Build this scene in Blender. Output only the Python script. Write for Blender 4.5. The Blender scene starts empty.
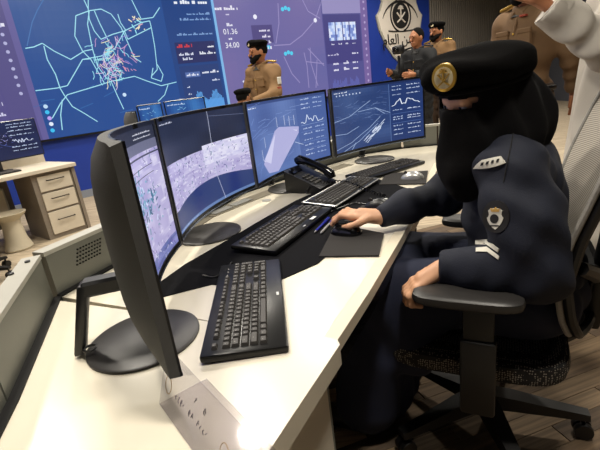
import bpy, bmesh, math, random
import numpy as np
from mathutils import Matrix, Vector
random.seed(7); rng = np.random.default_rng(7)
scene = bpy.context.scene
C = scene.collection

# ------------------------------------------------------------------ camera
F, PITCH, ROLL, CAMH = 425.0, math.radians(18.2), math.radians(-7.3), 1.235
_fw = np.array([0, math.cos(PITCH), -math.sin(PITCH)]); _r0 = np.array([1., 0, 0]); _u0 = np.cross(_r0, _fw)
_rt = _r0*math.cos(ROLL) + _u0*math.sin(ROLL); _up = -_r0*math.sin(ROLL) + _u0*math.cos(ROLL)
def ray(x, y): return _rt*(x-300)/F + _up*(225-y)/F + _fw
def onz(x, y, z):
    d = ray(x, y); return np.array([0, 0, CAMH]) + d*((z-CAMH)/d[2])
def ony(x, y, Y):
    d = ray(x, y); return np.array([0, 0, CAMH]) + d*(Y/d[1])
cam_d = bpy.data.cameras.new('camera'); cam = bpy.data.objects.new('camera', cam_d); C.objects.link(cam)
cam_d.sensor_width = 36; cam_d.lens = F/600*36; cam_d.clip_start = .02
M = Matrix(((_rt[0], _up[0], -_fw[0], 0), (_rt[1], _up[1], -_fw[1], 0), (_rt[2], _up[2], -_fw[2], CAMH), (0, 0, 0, 1)))
cam.matrix_world = M; scene.camera = cam

# ------------------------------------------------------------------ world, exposure, ceiling lamp positions
w = bpy.data.worlds.new('world'); scene.world = w; w.use_nodes = True
w.node_tree.nodes['Background'].inputs[0].default_value = (.5, .55, .65, 1)
w.node_tree.nodes['Background'].inputs[1].default_value = .03
vs = scene.view_settings
vs.view_transform = 'Standard'; vs.look = 'None'; vs.gamma = 1; vs.exposure = 0; vs.use_curve_mapping = False
CEIL = 3.6
LAMP_W = 46.0
LAMPS = [(-.74, 3.5, 'the far desk with the blue screens'), (.05, 5.3, 'the officer before the lavender screen'), (.42, .3, 'the near end of the curved desk'), (-1.2, 1.7, 'the gap left of the curved desk'),
         (-2.9, 3.6, 'the left wooden desk'), (-2.6, 5.4, 'the blue wall foot beside the map'), (2.0, 3.4, 'the person in a white robe'), (2.4, 5.6, 'the officers by the slatted wall'),
         (4.4, 4.6, 'the empty floor at far right'), (.9, 7.4, 'the lavender screen'), (4.6, 9.0, 'the slatted wall, added to brighten its slats'), (2.5, 8.7, 'the floor before the shield emblem, added to brighten that emblem')]  # last two lamps are added to brighten the slats and the emblem

# ------------------------------------------------------------------ materials
def lin(c):
    c = [v/255 for v in c]
    return tuple(v/12.92 if v <= .04045 else ((v+.055)/1.055)**2.4 for v in c) + (1,)
MAT = {}
def mat(name, col, rough=.5, metal=0, spec=.5, noise=0, nscale=40, bump=0, bscale=200, coat=0, sheen=0, stretch=None):
    m = bpy.data.materials.new(name); m.use_nodes = True; MAT[name] = m
    nt = m.node_tree; b = nt.nodes['Principled BSDF']
    b.inputs['Base Color'].default_value = lin(col); b.inputs['Roughness'].default_value = rough
    b.inputs['Metallic'].default_value = metal; b.inputs['Specular IOR Level'].default_value = spec
    b.inputs['Coat Weight'].default_value = coat; b.inputs['Coat Roughness'].default_value = .08
    if sheen: b.inputs['Sheen Weight'].default_value = sheen
    tc = nt.nodes.new('ShaderNodeTexCoord'); mp = nt.nodes.new('ShaderNodeMapping')
    nt.links.new(tc.outputs['Object'], mp.inputs[0])
    if stretch: mp.inputs['Scale'].default_value = stretch
    if noise:
        n = nt.nodes.new('ShaderNodeTexNoise'); n.inputs['Scale'].default_value = nscale; n.inputs['Detail'].default_value = 5
        nt.links.new(mp.outputs[0], n.inputs['Vector'])
        r = nt.nodes.new('ShaderNodeMix'); r.data_type = 'RGBA'; a = lin(col)
        r.inputs[6].default_value = tuple(max(0, v*(1-noise)) for v in a[:3])+(1,)
        r.inputs[7].default_value = tuple(min(1, v*(1+noise)) for v in a[:3])+(1,)
        nt.links.new(n.outputs[0], r.inputs[0]); nt.links.new(r.outputs[2], b.inputs['Base Color'])
    if bump:
        n = nt.nodes.new('ShaderNodeTexNoise'); n.inputs['Scale'].default_value = bscale; n.inputs['Detail'].default_value = 3
        nt.links.new(mp.outputs[0], n.inputs['Vector'])
        bp = nt.nodes.new('ShaderNodeBump'); bp.inputs['Strength'].default_value = bump; bp.inputs['Distance'].default_value = .01
        nt.links.new(n.outputs[0], bp.inputs['Height']); nt.links.new(bp.outputs[0], b.inputs['Normal'])
    return m
mat('desk_white', (230, 222, 203), .26, noise=.03, nscale=6, coat=.35)
mat('desk_edge', (222, 212, 190), .4, noise=.03)
mat('desk_side', (214, 206, 190), .5, noise=.03, nscale=5)
mat('metal_grey', (116, 117, 109), .45, .2, noise=.05, nscale=8)
mat('ledge', (176, 174, 164), .4, noise=.03)
mat('track', (150, 142, 126), .35, .5, noise=.12, nscale=30, stretch=(1, 8, 1))
mat('black_plastic', (22, 22, 24), .38, bump=.05, bscale=400)
mat('black_gloss', (14, 14, 16), .15)
mat('dark_void', (12, 11, 11), .8)
mat('shell_grey', (80, 80, 80), .7, bump=.12, bscale=500)
mat('base_grey', (52, 50, 50), .38, bump=.05, bscale=500)
mat('bezel', (24, 24, 27), .3)
mat('silver', (150, 165, 190), .25, .8)
mat('silver_light', (190, 190, 188), .3, .6)
mat('key', (58, 55, 51), .5, noise=.1, nscale=60)
mat('kb_body', (12, 12, 13), .3, spec=.35)
mat('legend', (150, 148, 142), .6)
mat('mat_black', (11, 11, 15), .9, spec=.12, bump=.1, bscale=300)
mat('pad', (52, 50, 49), .9, spec=.2, bump=.15, bscale=600)
mat('pen_blue', (25, 35, 150), .3)
mat('white_plastic', (225, 225, 222), .4)
mat('navy', (12, 18, 36), .8, noise=.12, nscale=30, bump=.12, bscale=350, sheen=0)
mat('navy_skirt', (17, 24, 48), .85, noise=.15, nscale=20, bump=.12, bscale=300, sheen=0)
mat('black_cloth', (8, 7, 8), .95, spec=.15, noise=.2, nscale=20, bump=.15, bscale=400, sheen=0)
mat('beret_cloth', (10, 9, 9), 1, spec=.1, bump=.3, bscale=500, sheen=0)
mat('skin', (206, 156, 122), .5, noise=.08, nscale=25)
mat('skin_tan', (164, 108, 74), .55, noise=.08, nscale=25)
mat('eye_white', (225, 220, 212), .3)
mat('eye_dark', (25, 17, 12), .3)
mat('hair', (11, 9, 8), .9, spec=.15, bump=.3, bscale=200)
mat('khaki', (122, 92, 58), .85, noise=.14, nscale=18, bump=.15, bscale=200)
mat('khaki_dark', (108, 82, 55), .85, noise=.14, nscale=18, bump=.15, bscale=200)
mat('khaki_trouser', (66, 50, 38), .85, noise=.12, nscale=18)
mat('dark_uniform', (20, 21, 24), .85, noise=.1)
mat('gold', (198, 160, 70), .35, .7, noise=.2, nscale=120)
mat('red_cloth', (150, 62, 44), .8)
mat('thobe', (198, 191, 180), .8, noise=.03, nscale=12, bump=.08, bscale=120)
mat('patch_white', (214, 210, 198), .8, noise=.06, nscale=200)
mat('badge_cream', (225, 212, 170), .6)
mat('emblem_white', (222, 214, 204), .55, noise=.03)
mat('emblem_black', (22, 20, 20), .6)
mat('emblem_gold', (206, 164, 84), .5)
mat('wall_blue', (16, 52, 150), .55, noise=.12, nscale=3)
mat('wall_room', (84, 86, 94), .8, noise=.04)
mat('wall_slat', (90, 87, 83), .7, noise=.06)
mat('slat', (138, 133, 126), .6, noise=.06, nscale=10)
mat('ceiling', (56, 58, 62), .9)
mat('baseboard', (128, 134, 146), .5)
mat('wood_light', (206, 196, 178), .45, noise=.05, nscale=12, stretch=(1, 1, 6))
mat('wood_grey', (132, 122, 110), .5, noise=.14, nscale=14, stretch=(1, 1, 8))
mat('handle', (70, 66, 62), .35, .6)
mat('paper', (222, 214, 212), .8)
mat('ink', (95, 85, 90), .7)
mat('ink_gold', (165, 130, 80), .7)
mat('bin_cream', (196, 186, 164), .7, noise=.05)
mat('chair_black', (15, 14, 14), .45, bump=.05, bscale=300)
mat('arm_pad', (40, 38, 37), .42)
mat('braid', (150, 146, 140), .7, noise=.3, nscale=150)

def floor_mat(name, base, seedmix=True):
    m = mat(name, base, .8, noise=.0); nt = m.node_tree; b = nt.nodes['Principled BSDF']
    tc = nt.nodes.new('ShaderNodeTexCoord'); mp = nt.nodes.new('ShaderNodeMapping')
    mp.inputs['Scale'].default_value = (1.5, 40, 1); nt.links.new(tc.outputs['Object'], mp.inputs[0])
    n = nt.nodes.new('ShaderNodeTexNoise'); n.inputs['Scale'].default_value = 1.6; n.inputs['Detail'].default_value = 6
    nt.links.new(mp.outputs[0], n.inputs['Vector'])
    cr = nt.nodes.new('ShaderNodeValToRGB'); a = lin(base)
    cr.color_ramp.elements[0].position = .3; cr.color_ramp.elements[0].color = tuple(v*.5 for v in a[:3])+(1,)
    cr.color_ramp.elements[1].position = .7; cr.color_ramp.elements[1].color = tuple(min(1, v*1.35) for v in a[:3])+(1,)
    nt.links.new(n.outputs[0], cr.inputs[0]); nt.links.new(cr.outputs[0], b.inputs['Base Color'])
    return m
floor_mat('plank_a', (112, 92, 70)); floor_mat('plank_b', (92, 76, 60)); floor_mat('plank_c', (130, 109, 84)); floor_mat('floor_far', (176, 160, 136))

def speckle_mat(name, dark, light, scale, thr):
    m = mat(name, dark, .85); nt = m.node_tree; b = nt.nodes['Principled BSDF']
    tc = nt.nodes.new('ShaderNodeTexCoord'); v = nt.nodes.new('ShaderNodeTexVoronoi'); v.inputs['Scale'].default_value = scale
    v.inputs['Randomness'].default_value = .35
    nt.links.new(tc.outputs['Object'], v.inputs['Vector'])
    cr = nt.nodes.new('ShaderNodeValToRGB'); cr.color_ramp.interpolation = 'CONSTANT'
    cr.color_ramp.elements[0].color = lin(light); cr.color_ramp.elements[1].position = thr; cr.color_ramp.elements[1].color = lin(dark)
    nt.links.new(v.outputs['Distance'], cr.inputs[0]); nt.links.new(cr.outputs[0], b.inputs['Base Color'])
speckle_mat('seat_fabric', (26, 25, 25), (150, 142, 130), 150, .32)

def mesh_mat(name, col, dark, scale):
    m = mat(name, col, .7); nt = m.node_tree; b = nt.nodes['Principled BSDF']
    tc = nt.nodes.new('ShaderNodeTexCoord'); wv = nt.nodes.new('ShaderNodeTexWave'); wv.bands_direction = 'Z'
    wv.inputs['Scale'].default_value = scale; wv.inputs['Distortion'].default_value = .3
    nt.links.new(tc.outputs['Object'], wv.inputs['Vector'])
    mx = nt.nodes.new('ShaderNodeMix'); mx.data_type = 'RGBA'; mx.inputs[6].default_value = lin(dark); mx.inputs[7].default_value = lin(col)
    nt.links.new(wv.outputs['Fac'], mx.inputs[0]); nt.links.new(mx.outputs[2], b.inputs['Base Color'])
mesh_mat('chair_mesh', (206, 198, 184), (128, 120, 110), 62)

def display_mat():
    m = bpy.data.materials.new('display'); m.use_nodes = True; MAT['display'] = m
    nt = m.node_tree; b = nt.nodes['Principled BSDF']
    b.inputs['Base Color'].default_value = (.004, .004, .006, 1); b.inputs['Roughness'].default_value = .35
    a = nt.nodes.new('ShaderNodeAttribute'); a.attribute_name = 'Col'
    nt.links.new(a.outputs['Color'], b.inputs['Emission Color']); b.inputs['Emission Strength'].default_value = 1.0
display_mat()
def lamp_mat():
    m = bpy.data.materials.new('lamp_glow'); m.use_nodes = True; MAT['lamp_glow'] = m
    b = m.node_tree.nodes['Principled BSDF']
    b.inputs['Emission Color'].default_value = (1, .93, .8, 1); b.inputs['Emission Strength'].default_value = 8
lamp_mat()
def acrylic_mat():
    m = bpy.data.materials.new('acrylic'); m.use_nodes = True; MAT['acrylic'] = m
    nt = m.node_tree; nt.nodes.remove(nt.nodes['Principled BSDF']); out = nt.nodes['Material Output']
    t = nt.nodes.new('ShaderNodeBsdfTransparent'); t.inputs[0].default_value = (.89, .88, .90, 1)
    g = nt.nodes.new('ShaderNodeBsdfGlossy'); g.inputs['Roughness'].default_value = .05
    lw = nt.nodes.new('ShaderNodeLayerWeight'); lw.inputs['Blend'].default_value = .5; pw = nt.nodes.new('ShaderNodeMath'); pw.operation = 'POWER'; pw.inputs[1].default_value = 4; nt.links.new(lw.outputs['Facing'], pw.inputs[0])
    fr = nt.nodes.new('ShaderNodeMath'); fr.operation = 'MULTIPLY_ADD'; fr.inputs[1].default_value = .6; fr.inputs[2].default_value = .04; nt.links.new(pw.outputs[0], fr.inputs[0])
    mx = nt.nodes.new('ShaderNodeMixShader'); nt.links.new(fr.outputs[0], mx.inputs[0])
    nt.links.new(t.outputs[0], mx.inputs[1]); nt.links.new(g.outputs[0], mx.inputs[2]); nt.links.new(mx.outputs[0], out.inputs[0])
acrylic_mat()

# ------------------------------------------------------------------ mesh helpers
class MB:
    def __init__(s): s.v = []; s.f = []; s.c = []
    def add(s, vs, fs):
        o = len(s.v); s.v += [tuple(map(float, p)) for p in vs]; s.f += [tuple(i+o for i in f) for f in fs]; return s
    def box(s, c, d, m=None, bev=0, seg=1):
        bm = bmesh.new(); bmesh.ops.create_cube(bm, size=1)
        bmesh.ops.scale(bm, vec=d, verts=bm.verts)
        if bev: bmesh.ops.bevel(bm, geom=bm.edges[:], offset=bev, segments=seg, affect='EDGES', profile=.5)
        T = Matrix.Translation(c); T = m @ T if m is not None else T
        bm.verts.index_update(); s.add([T @ v.co for v in bm.verts], [[v.index for v in f.verts] for f in bm.faces]); bm.free(); return s
    def prism(s, poly, z0, z1, m=None):
        n = len(poly); a = sum(poly[i][0]*poly[(i+1) % n][1]-poly[(i+1) % n][0]*poly[i][1] for i in range(n))
        if a < 0: poly = poly[::-1]
        vs = [Vector((p[0], p[1], z0)) for p in poly]+[Vector((p[0], p[1], z1)) for p in poly]
        if m is not None: vs = [m @ q for q in vs]
        return s.add(vs, [tuple(range(n))[::-1], tuple(range(n, 2*n))]+[(i, (i+1) % n, n+(i+1) % n, n+i) for i in range(n)])
    def tube(s, pts, r, n=8, cap=True):
        P = [Vector(map(float, p)) for p in pts]; k = len(P); R = r if isinstance(r, (list, tuple)) else [r]*k
        vs = []; up = None
        for i in range(k):
            t = (P[min(i+1, k-1)]-P[max(i-1, 0)]).normalized()
            if up is None: up = Vector((0, 0, 1)) if abs(t.z) < .9 else Vector((1, 0, 0))
            a = (up - t*up.dot(t))
            if a.length < 1e-5: a = t.orthogonal()
            a.normalize(); b = t.cross(a); up = a
            vs += [P[i]+(a*math.cos(q)+b*math.sin(q))*R[i] for q in [2*math.pi*j/n for j in range(n)]]
        fs = [(i*n+j, i*n+(j+1) % n, (i+1)*n+(j+1) % n, (i+1)*n+j) for i in range(k-1) for j in range(n)]
        if cap: fs += [tuple(range(n))[::-1], tuple(range((k-1)*n, k*n))]
        return s.add(vs, fs)
    def lathe(s, prof, n=24, m=None):
        k = len(prof); vs = [Vector((r*math.cos(2*math.pi*j/n), r*math.sin(2*math.pi*j/n), z)) for r, z in prof for j in range(n)]
        if m is not None: vs = [m @ q for q in vs]
        fs = [(i*n+j, i*n+(j+1) % n, (i+1)*n+(j+1) % n, (i+1)*n+j) for i in range(k-1) for j in range(n)]
        fs += [tuple(range(n))[::-1], tuple(range((k-1)*n, k*n))]
        return s.add(vs, fs)
    def grid(s, f, nu, nv, closeu=False):
        vs = [f(i/nu, j/nv) for j in range(nv+1) for i in range(nu+(0 if closeu else 1))]; r = nu if closeu else nu+1
        return s.add(vs, [(j*r+i, j*r+(i+1) % r, (j+1)*r+(i+1) % r, (j+1)*r+i) for j in range(nv) for i in range(nu)])
    def superq(s, c, rad, e1=.4, e2=.4, n=24, k=12, m=None):
        p = lambda x, e: math.copysign(abs(x)**e, x)
        def f(u, v):
            a = 2*math.pi*u; b = math.pi*(v-.5)
            q = Vector((c[0]+rad[0]*p(math.cos(b), e1)*p(math.cos(a), e2), c[1]+rad[1]*p(math.cos(b), e1)*p(math.sin(a), e2), c[2]+rad[2]*p(math.sin(b), e1)))
            return m @ q if m is not None else q
        return s.grid(f, n, k, True)
    def mesh(s, name, smooth=35):
        me = bpy.data.meshes.new(name); me.from_pydata(s.v, [], s.f); me.validate()
        bm = bmesh.new(); bm.from_mesh(me); bmesh.ops.remove_doubles(bm, verts=bm.verts, dist=1e-6)
        bmesh.ops.recalc_face_normals(bm, faces=bm.faces); bm.to_mesh(me); bm.free()
        if smooth: me.shade_smooth(); me.set_sharp_from_angle(angle=math.radians(smooth))
        return me
    def build(s, name, material, parent=None, smooth=35, label=None):
        me = s.mesh(name, smooth); me.materials.append(MAT[material])
        return link(name, me, parent, label)
def link(name, me, parent=None, label=None):
    o = bpy.data.objects.new(name, me); C.objects.link(o)
    if parent is not None: o.parent = parent
    if label: o['label'] = label
    return o
def tag(o, label, cat, group=None, kind=None):
    o['label'] = label; o['category'] = cat
    if group: o['group'] = group
    if kind: o['kind'] = kind
    return o
def struct(o, label, cat): o['kind'] = 'structure'; o['label'] = label; o['category'] = cat; return o
def thing(name, label, cat, loc=(0, 0, 0), rz=0, group=None, rot=None):
    o = bpy.data.objects.new(name, None); C.objects.link(o); o.location = tuple(map(float, loc)); o.rotation_euler = rot if rot else (0, 0, rz)
    o.empty_display_size = .1
    return tag(o, label, cat, group)
def copy_tree(o, parent=None):
    c = o.copy(); C.objects.link(c); c.parent = parent
    for ch in o.children: copy_tree(ch, c)
    return c
def RZ(a): return Matrix.Rotation(a, 4, 'Z')
def frame(o, x, z=None):
    x = Vector(map(float, x)).normalized(); z = Vector(map(float, z or (0, 0, 1))); y = z.cross(x).normalized(); z = x.cross(y)
    return Matrix(((x.x, y.x, z.x, o[0]), (x.y, y.y, z.y, o[1]), (x.z, y.z, z.z, o[2]), (0, 0, 0, 1)))

# signed distance bodies -> one continuous mesh by surface nets
def sd(p, X, Y, Z):
    k = p[0]
    if k == 'c':
        a, b, ra, rb = p[1:5]; a = np.array(a, float); b = np.array(b, float); d = b-a; L = max(d@d, 1e-9)
        t = np.clip(((X-a[0])*d[0]+(Y-a[1])*d[1]+(Z-a[2])*d[2])/L, 0, 1)
        return np.sqrt((X-a[0]-t*d[0])**2+(Y-a[1]-t*d[1])**2+(Z-a[2]-t*d[2])**2)-(ra+(rb-ra)*t)
    c, r = p[1], p[2]; R = p[3] if len(p) > 3 and p[3] is not None else None
    x, y, z = X-c[0], Y-c[1], Z-c[2]
    if R is not None:  # columns of R are local axes
        x, y, z = x*R[0][0]+y*R[1][0]+z*R[2][0], x*R[0][1]+y*R[1][1]+z*R[2][1], x*R[0][2]+y*R[1][2]+z*R[2][2]
    if k == 'e':
        k0 = np.sqrt((x/r[0])**2+(y/r[1])**2+(z/r[2])**2); k1 = np.sqrt((x/r[0]**2)**2+(y/r[1]**2)**2+(z/r[2]**2)**2)+1e-9
        return k0*(k0-1)/k1
    if k == 'b':
        rr = p[4] if len(p) > 4 else .005
        qx, qy, qz = abs(x)-r[0]+rr, abs(y)-r[1]+rr, abs(z)-r[2]+rr
        return np.sqrt(np.maximum(qx, 0)**2+np.maximum(qy, 0)**2+np.maximum(qz, 0)**2)+np.minimum(np.maximum(qx, np.maximum(qy, qz)), 0)-rr
def field(prims, k, X, Y, Z, inflate=0):
    d = None
    for p in prims:
        v = sd(p, X, Y, Z)
        if d is None: d = v
        else:
            h = np.clip(.5+.5*(v-d)/k, 0, 1); d = v*(1-h)+d*h-k*h*(1-h)
    return d-inflate
def nets(fn, lo, hi, cell):
    n = [int((hi[i]-lo[i])/cell)+2 for i in range(3)]
    ax = [(lo[i]+cell*np.arange(n[i])).astype(np.float32) for i in range(3)]
    V = fn(ax[0][:, None, None], ax[1][None, :, None], ax[2][None, None, :]); V = np.broadcast_to(V, n).astype(np.float32)
    V = V.copy()
    for a in range(3):
        sl = [slice(None)]*3; sl[a] = 0; V[tuple(sl)] = np.maximum(V[tuple(sl)], 1e-3); sl[a] = -1; V[tuple(sl)] = np.maximum(V[tuple(sl)], 1e-3)
    S = V < 0; cn = [m-1 for m in n]
    acc = np.zeros(cn+[3], np.float32); cnt = np.zeros(cn, np.float32); quads = []
    idx = np.arange(cn[0]*cn[1]*cn[2]).reshape(cn)
    for a in range(3):
        b, c = (a+1) % 3, (a+2) % 3
        s0 = [slice(None)]*3; s1 = [slice(None)]*3; s0[a] = slice(0, -1); s1[a] = slice(1, None)
        cr = S[tuple(s0)] != S[tuple(s1)]; e = np.argwhere(cr)
        if not len(e): continue
        v0 = V[tuple(e.T)]; e1 = e.copy(); e1[:, a] += 1; v1 = V[tuple(e1.T)]; t = v0/(v0-v1)
        pos = e.astype(np.float32); pos[:, a] += t
        ok = (e[:, b] > 0) & (e[:, c] > 0) & (e[:, b] < cn[b]) & (e[:, c] < cn[c])
        e, pos, v0 = e[ok], pos[ok], v0[ok]; q = []
        for db, dc in ((0, 0), (1, 0), (1, 1), (0, 1)):
            k = e.copy(); k[:, b] -= db; k[:, c] -= dc; tt = tuple(k.T)
            np.add.at(acc, tt, pos); np.add.at(cnt, tt, 1); q.append(idx[tt])
        q = np.stack(q, 1); fl = v0 > 0; q[fl] = q[fl][:, ::-1]; quads.append(q)
    if not quads: return np.zeros((0, 3)), np.zeros((0, 4), int)
    used = cnt.ravel() > 0; mp = np.full(used.size, -1); mp[used] = np.arange(used.sum())
    P = acc.reshape(-1, 3)[used]/cnt.ravel()[used][:, None]*cell+np.array(lo)
    return P, mp[np.concatenate(quads)]
def bounds(prims, pad):
    lo = np.full(3, 9e9); hi = -lo
    for p in prims:
        if p[0] == 'c':
            for q, r in ((p[1], p[3]), (p[2], p[4])): lo = np.minimum(lo, np.array(q)-r); hi = np.maximum(hi, np.array(q)+r)
        else: r = max(p[2]); lo = np.minimum(lo, np.array(p[1])-r); hi = np.maximum(hi, np.array(p[1])+r)
    return lo-pad, hi+pad
def sdf_add(mb, prims, cell, k=.03, inflate=0, clip=None, wrinkle=None):
    lo, hi = bounds(prims, inflate+cell*2+.01)
    def fn(X, Y, Z):
        d = field(prims, k, X, Y, Z, inflate)
        if wrinkle: d = d+wrinkle(X, Y, Z)
        if clip: d = np.maximum(d, clip(X, Y, Z))
        return d
    P, Q = nets(fn, lo, hi, cell); mb.add(P.tolist(), Q.tolist()); return mb
def sdf_build(name, prims, material, parent, cell, k=.03, inflate=0, clip=None, wrinkle=None, label=None):
    return sdf_add(MB(), prims, cell, k, inflate, clip, wrinkle).build(name, material, parent, smooth=70, label=label)

# flat graphics drawn as geometry on a display surface f(u, v, h)
class Draw:
    def __init__(s, f, step=.05, dh=.0004): s.f = f; s.v = []; s.fc = []; s.col = []; s.step = step; s.dh = dh
    def quad(s, pts, col, layer):
        o = len(s.v); s.v += [s.f(p[0], p[1], layer*s.dh) for p in pts]; s.fc.append(tuple(range(o, o+len(pts)))); s.col += [lin(col)]*len(pts)
    def rect(s, x0, y0, x1, y1, col, layer=1):
        n = max(1, int(abs(x1-x0)/s.step)+1)
        for i in range(n):
            a, b = x0+(x1-x0)*i/n, x0+(x1-x0)*(i+1)/n; s.quad([(a, y0), (b, y0), (b, y1), (a, y1)], col, layer)
    def line(s, pts, w, col, layer=2):
        for (a, b) in zip(pts[:-1], pts[1:]):
            d = math.hypot(b[0]-a[0], b[1]-a[1])
            if d < 1e-6: continue
            n = max(1, int(d/s.step)); nx, ny = -(b[1]-a[1])/d*w/2, (b[0]-a[0])/d*w/2
            for i in range(n):
                p = [a[k]+(b[k]-a[k])*i/n for k in (0, 1)]; q = [a[k]+(b[k]-a[k])*(i+1)/n for k in (0, 1)]
                s.quad([(p[0]+nx, p[1]+ny), (q[0]+nx, q[1]+ny), (q[0]-nx, q[1]-ny), (p[0]-nx, p[1]-ny)], col, layer)
    def disc(s, x, y, r, col, layer=3, n=12, ry=None):
        s.quad([(x+r*math.cos(2*math.pi*i/n), y+(ry or r)*math.sin(2*math.pi*i/n)) for i in range(n)], col, layer)
    def poly(s, pts, col, layer=2): s.quad(pts, col, layer)
    def words(s, x0, x1, y, h, col, layer=3):
        x = x0
        while x < x1:
            l = min(h*random.uniform(.8, 3), x1-x); n = max(1, int(l/(h*.5)))
            for i in range(n):
                a = x+l*i/n; hh = h*random.choice((.45, .6, 1, .5)); s.quad([(a, y), (a+l/n*.85, y), (a+l/n*.85, y+hh), (a, y+hh)], col, layer)
            x += l+h*.5
    def mosaic(s, x0, y0, x1, y1, nx, ny, fn, layer=1):
        for i in range(nx):
            for j in range(ny):
                a, b, c, d = x0+(x1-x0)*i/nx, x0+(x1-x0)*(i+1)/nx, y0+(y1-y0)*j/ny, y0+(y1-y0)*(j+1)/ny
                s.quad([(a, c), (b, c), (b, d), (a, d)], fn((i+.5)/nx, (j+.5)/ny), layer)
    def build(s, name, parent, label=None):
        me = bpy.data.meshes.new(name); me.from_pydata([tuple(map(float, p)) for p in s.v], [], s.fc)
        at = me.color_attributes.new('Col', 'FLOAT_COLOR', 'POINT')
        at.data.foreach_set('color', np.array(s.col, np.float32).ravel()); me.materials.append(MAT['display'])
        return link(name, me, parent, label)
def vnoise(seed):
    g = np.random.default_rng(seed).random((40, 40))
    def f(x, y):
        x %= 38; y %= 38; i, j = int(x), int(y); a, b = x-i, y-j; a = a*a*(3-2*a); b = b*b*(3-2*b)
        return (g[i, j]*(1-a)+g[i+1, j]*a)*(1-b)+(g[i, j+1]*(1-a)+g[i+1, j+1]*a)*b
    return f
def mixc(a, b, t): t = min(1, max(0, t)); return tuple(a[i]+(b[i]-a[i])*t for i in range(3))
def text_geo(txt, size, extrude=0):
    cu = bpy.data.curves.new('t', 'FONT'); cu.body = txt; cu.size = size; cu.align_x = 'CENTER'; cu.align_y = 'CENTER'; cu.extrude = extrude; cu.resolution_u = 3
    o = bpy.data.objects.new('t', cu); C.objects.link(o); bpy.context.view_layer.update()
    me = bpy.data.meshes.new_from_object(o.evaluated_get(bpy.context.evaluated_depsgraph_get()))
    vs = [tuple(v.co) for v in me.vertices]; fs = [tuple(p.vertices) for p in me.polygons]
    bpy.data.objects.remove(o); bpy.data.meshes.remove(me); bpy.data.curves.remove(cu)
    return vs, fs

# ================================================================== THE ROOM
W = np.array([.83, .56]); W = W/np.linalg.norm(W); WN = np.array([W[1], -W[0]]); P0 = np.array([-3.2, 6.44])
def wallp(s, z, h=0): q = P0+W*s+WN*h; return (q[0], q[1], z)
def onwall(x, y):
    d = ray(x, y); t = (P0@WN)/(d[:2]@WN); q = np.array([0, 0, CAMH])+d*t; return ((q[:2]-P0)@W, q[2])
RX0, RX1, RY0 = -5.6, 7.2, -2.6
sL = (RX0-P0[0])/W[0]; sR = (RX1-P0[0])/W[0]; pL = P0+W*sL; pR = P0+W*sR
poly = [(RX0, RY0), (RX1, RY0), (RX1, pR[1]), (RX0, pL[1])]
floor = struct(MB().prism(poly, -.1, 0).build('floor', 'floor_far', smooth=0), 'wood plank patterned floor of the control room', 'floor')
# planks laid near the chair, each its own piece
pl = [MB().box((0, 0, 0), (.886, .0738, .006), bev=.0006).mesh('plank', 0) for _ in range(3)]
for me, n in zip(pl, 'abc'): me.materials.append(MAT['plank_'+n])
pa = math.radians(16); pd = np.array([math.cos(pa), math.sin(pa)]); pn = np.array([-pd[1], pd[0]])
for i in range(-4, 36):
    for j in range(-2, 4):
        q = np.array([.55, .35])+pn*(i*.075)+pd*(j*.89+(i % 3)*.29)
        if q[0] < -.2 or q[0] > 2.9 or q[1] < .2: continue
        o = link('plank', random.choice(pl), floor); o.location = (q[0], q[1], .0025); o.rotation_euler = (0, 0, pa)
struct(MB().prism(poly, CEIL, CEIL+.1).build('ceiling', 'ceiling', smooth=0), 'dark grey ceiling above the control room', 'ceiling')
S1 = 8.33
wb = struct(MB().prism([wallp(sL-.2, 0)[:2], wallp(S1, 0)[:2], wallp(S1, 0, -.15)[:2], wallp(sL-.2, 0, -.15)[:2]], 0, CEIL).build('wall_back', 'wall_blue', smooth=0), 'deep blue wall behind the giant display and shield emblem', 'wall')
ws = struct(MB().prism([wallp(S1, 0, -.02)[:2], wallp(sR+.2, 0, -.02)[:2], wallp(sR+.2, 0, -.15)[:2], wallp(S1, 0, -.15)[:2]], 0, CEIL).build('wall_slats', 'wall_slat', smooth=0), 'grey wall with fine vertical slats right of the blue wall', 'wall')
mb = MB(); T0 = frame(wallp(0, 0), (W[0], W[1], 0)); x = S1+.03
while x < sR: mb.box((x, .0, CEIL/2), (.045, .05, CEIL), T0); x += .085
o = mb.build('slats', 'slat', ws, 0); o['kind'] = 'stuff'
struct(MB().box((RX0-.05, (RY0+pL[1])/2, CEIL/2), (.1, pL[1]-RY0, CEIL)).build('wall_left', 'wall_room', smooth=0), 'plain grey side wall beyond the left desk', 'wall')
struct(MB().box((RX1+.05, (RY0+pR[1])/2, CEIL/2), (.1, pR[1]-RY0, CEIL)).build('wall_right', 'wall_room', smooth=0), 'plain grey side wall on the right', 'wall')
struct(MB().box(((RX0+RX1)/2, RY0-.05, CEIL/2), (RX1-RX0, .1, CEIL)).build('wall_front', 'wall_room', smooth=0), 'plain grey wall behind the photographer', 'wall')
struct(MB().box(((sL+S1)/2, -.02, .055), (S1-sL-.2, .03, .11), T0).build('baseboard_back', 'baseboard', smooth=0), 'grey baseboard along the blue wall', 'baseboard')

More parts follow.
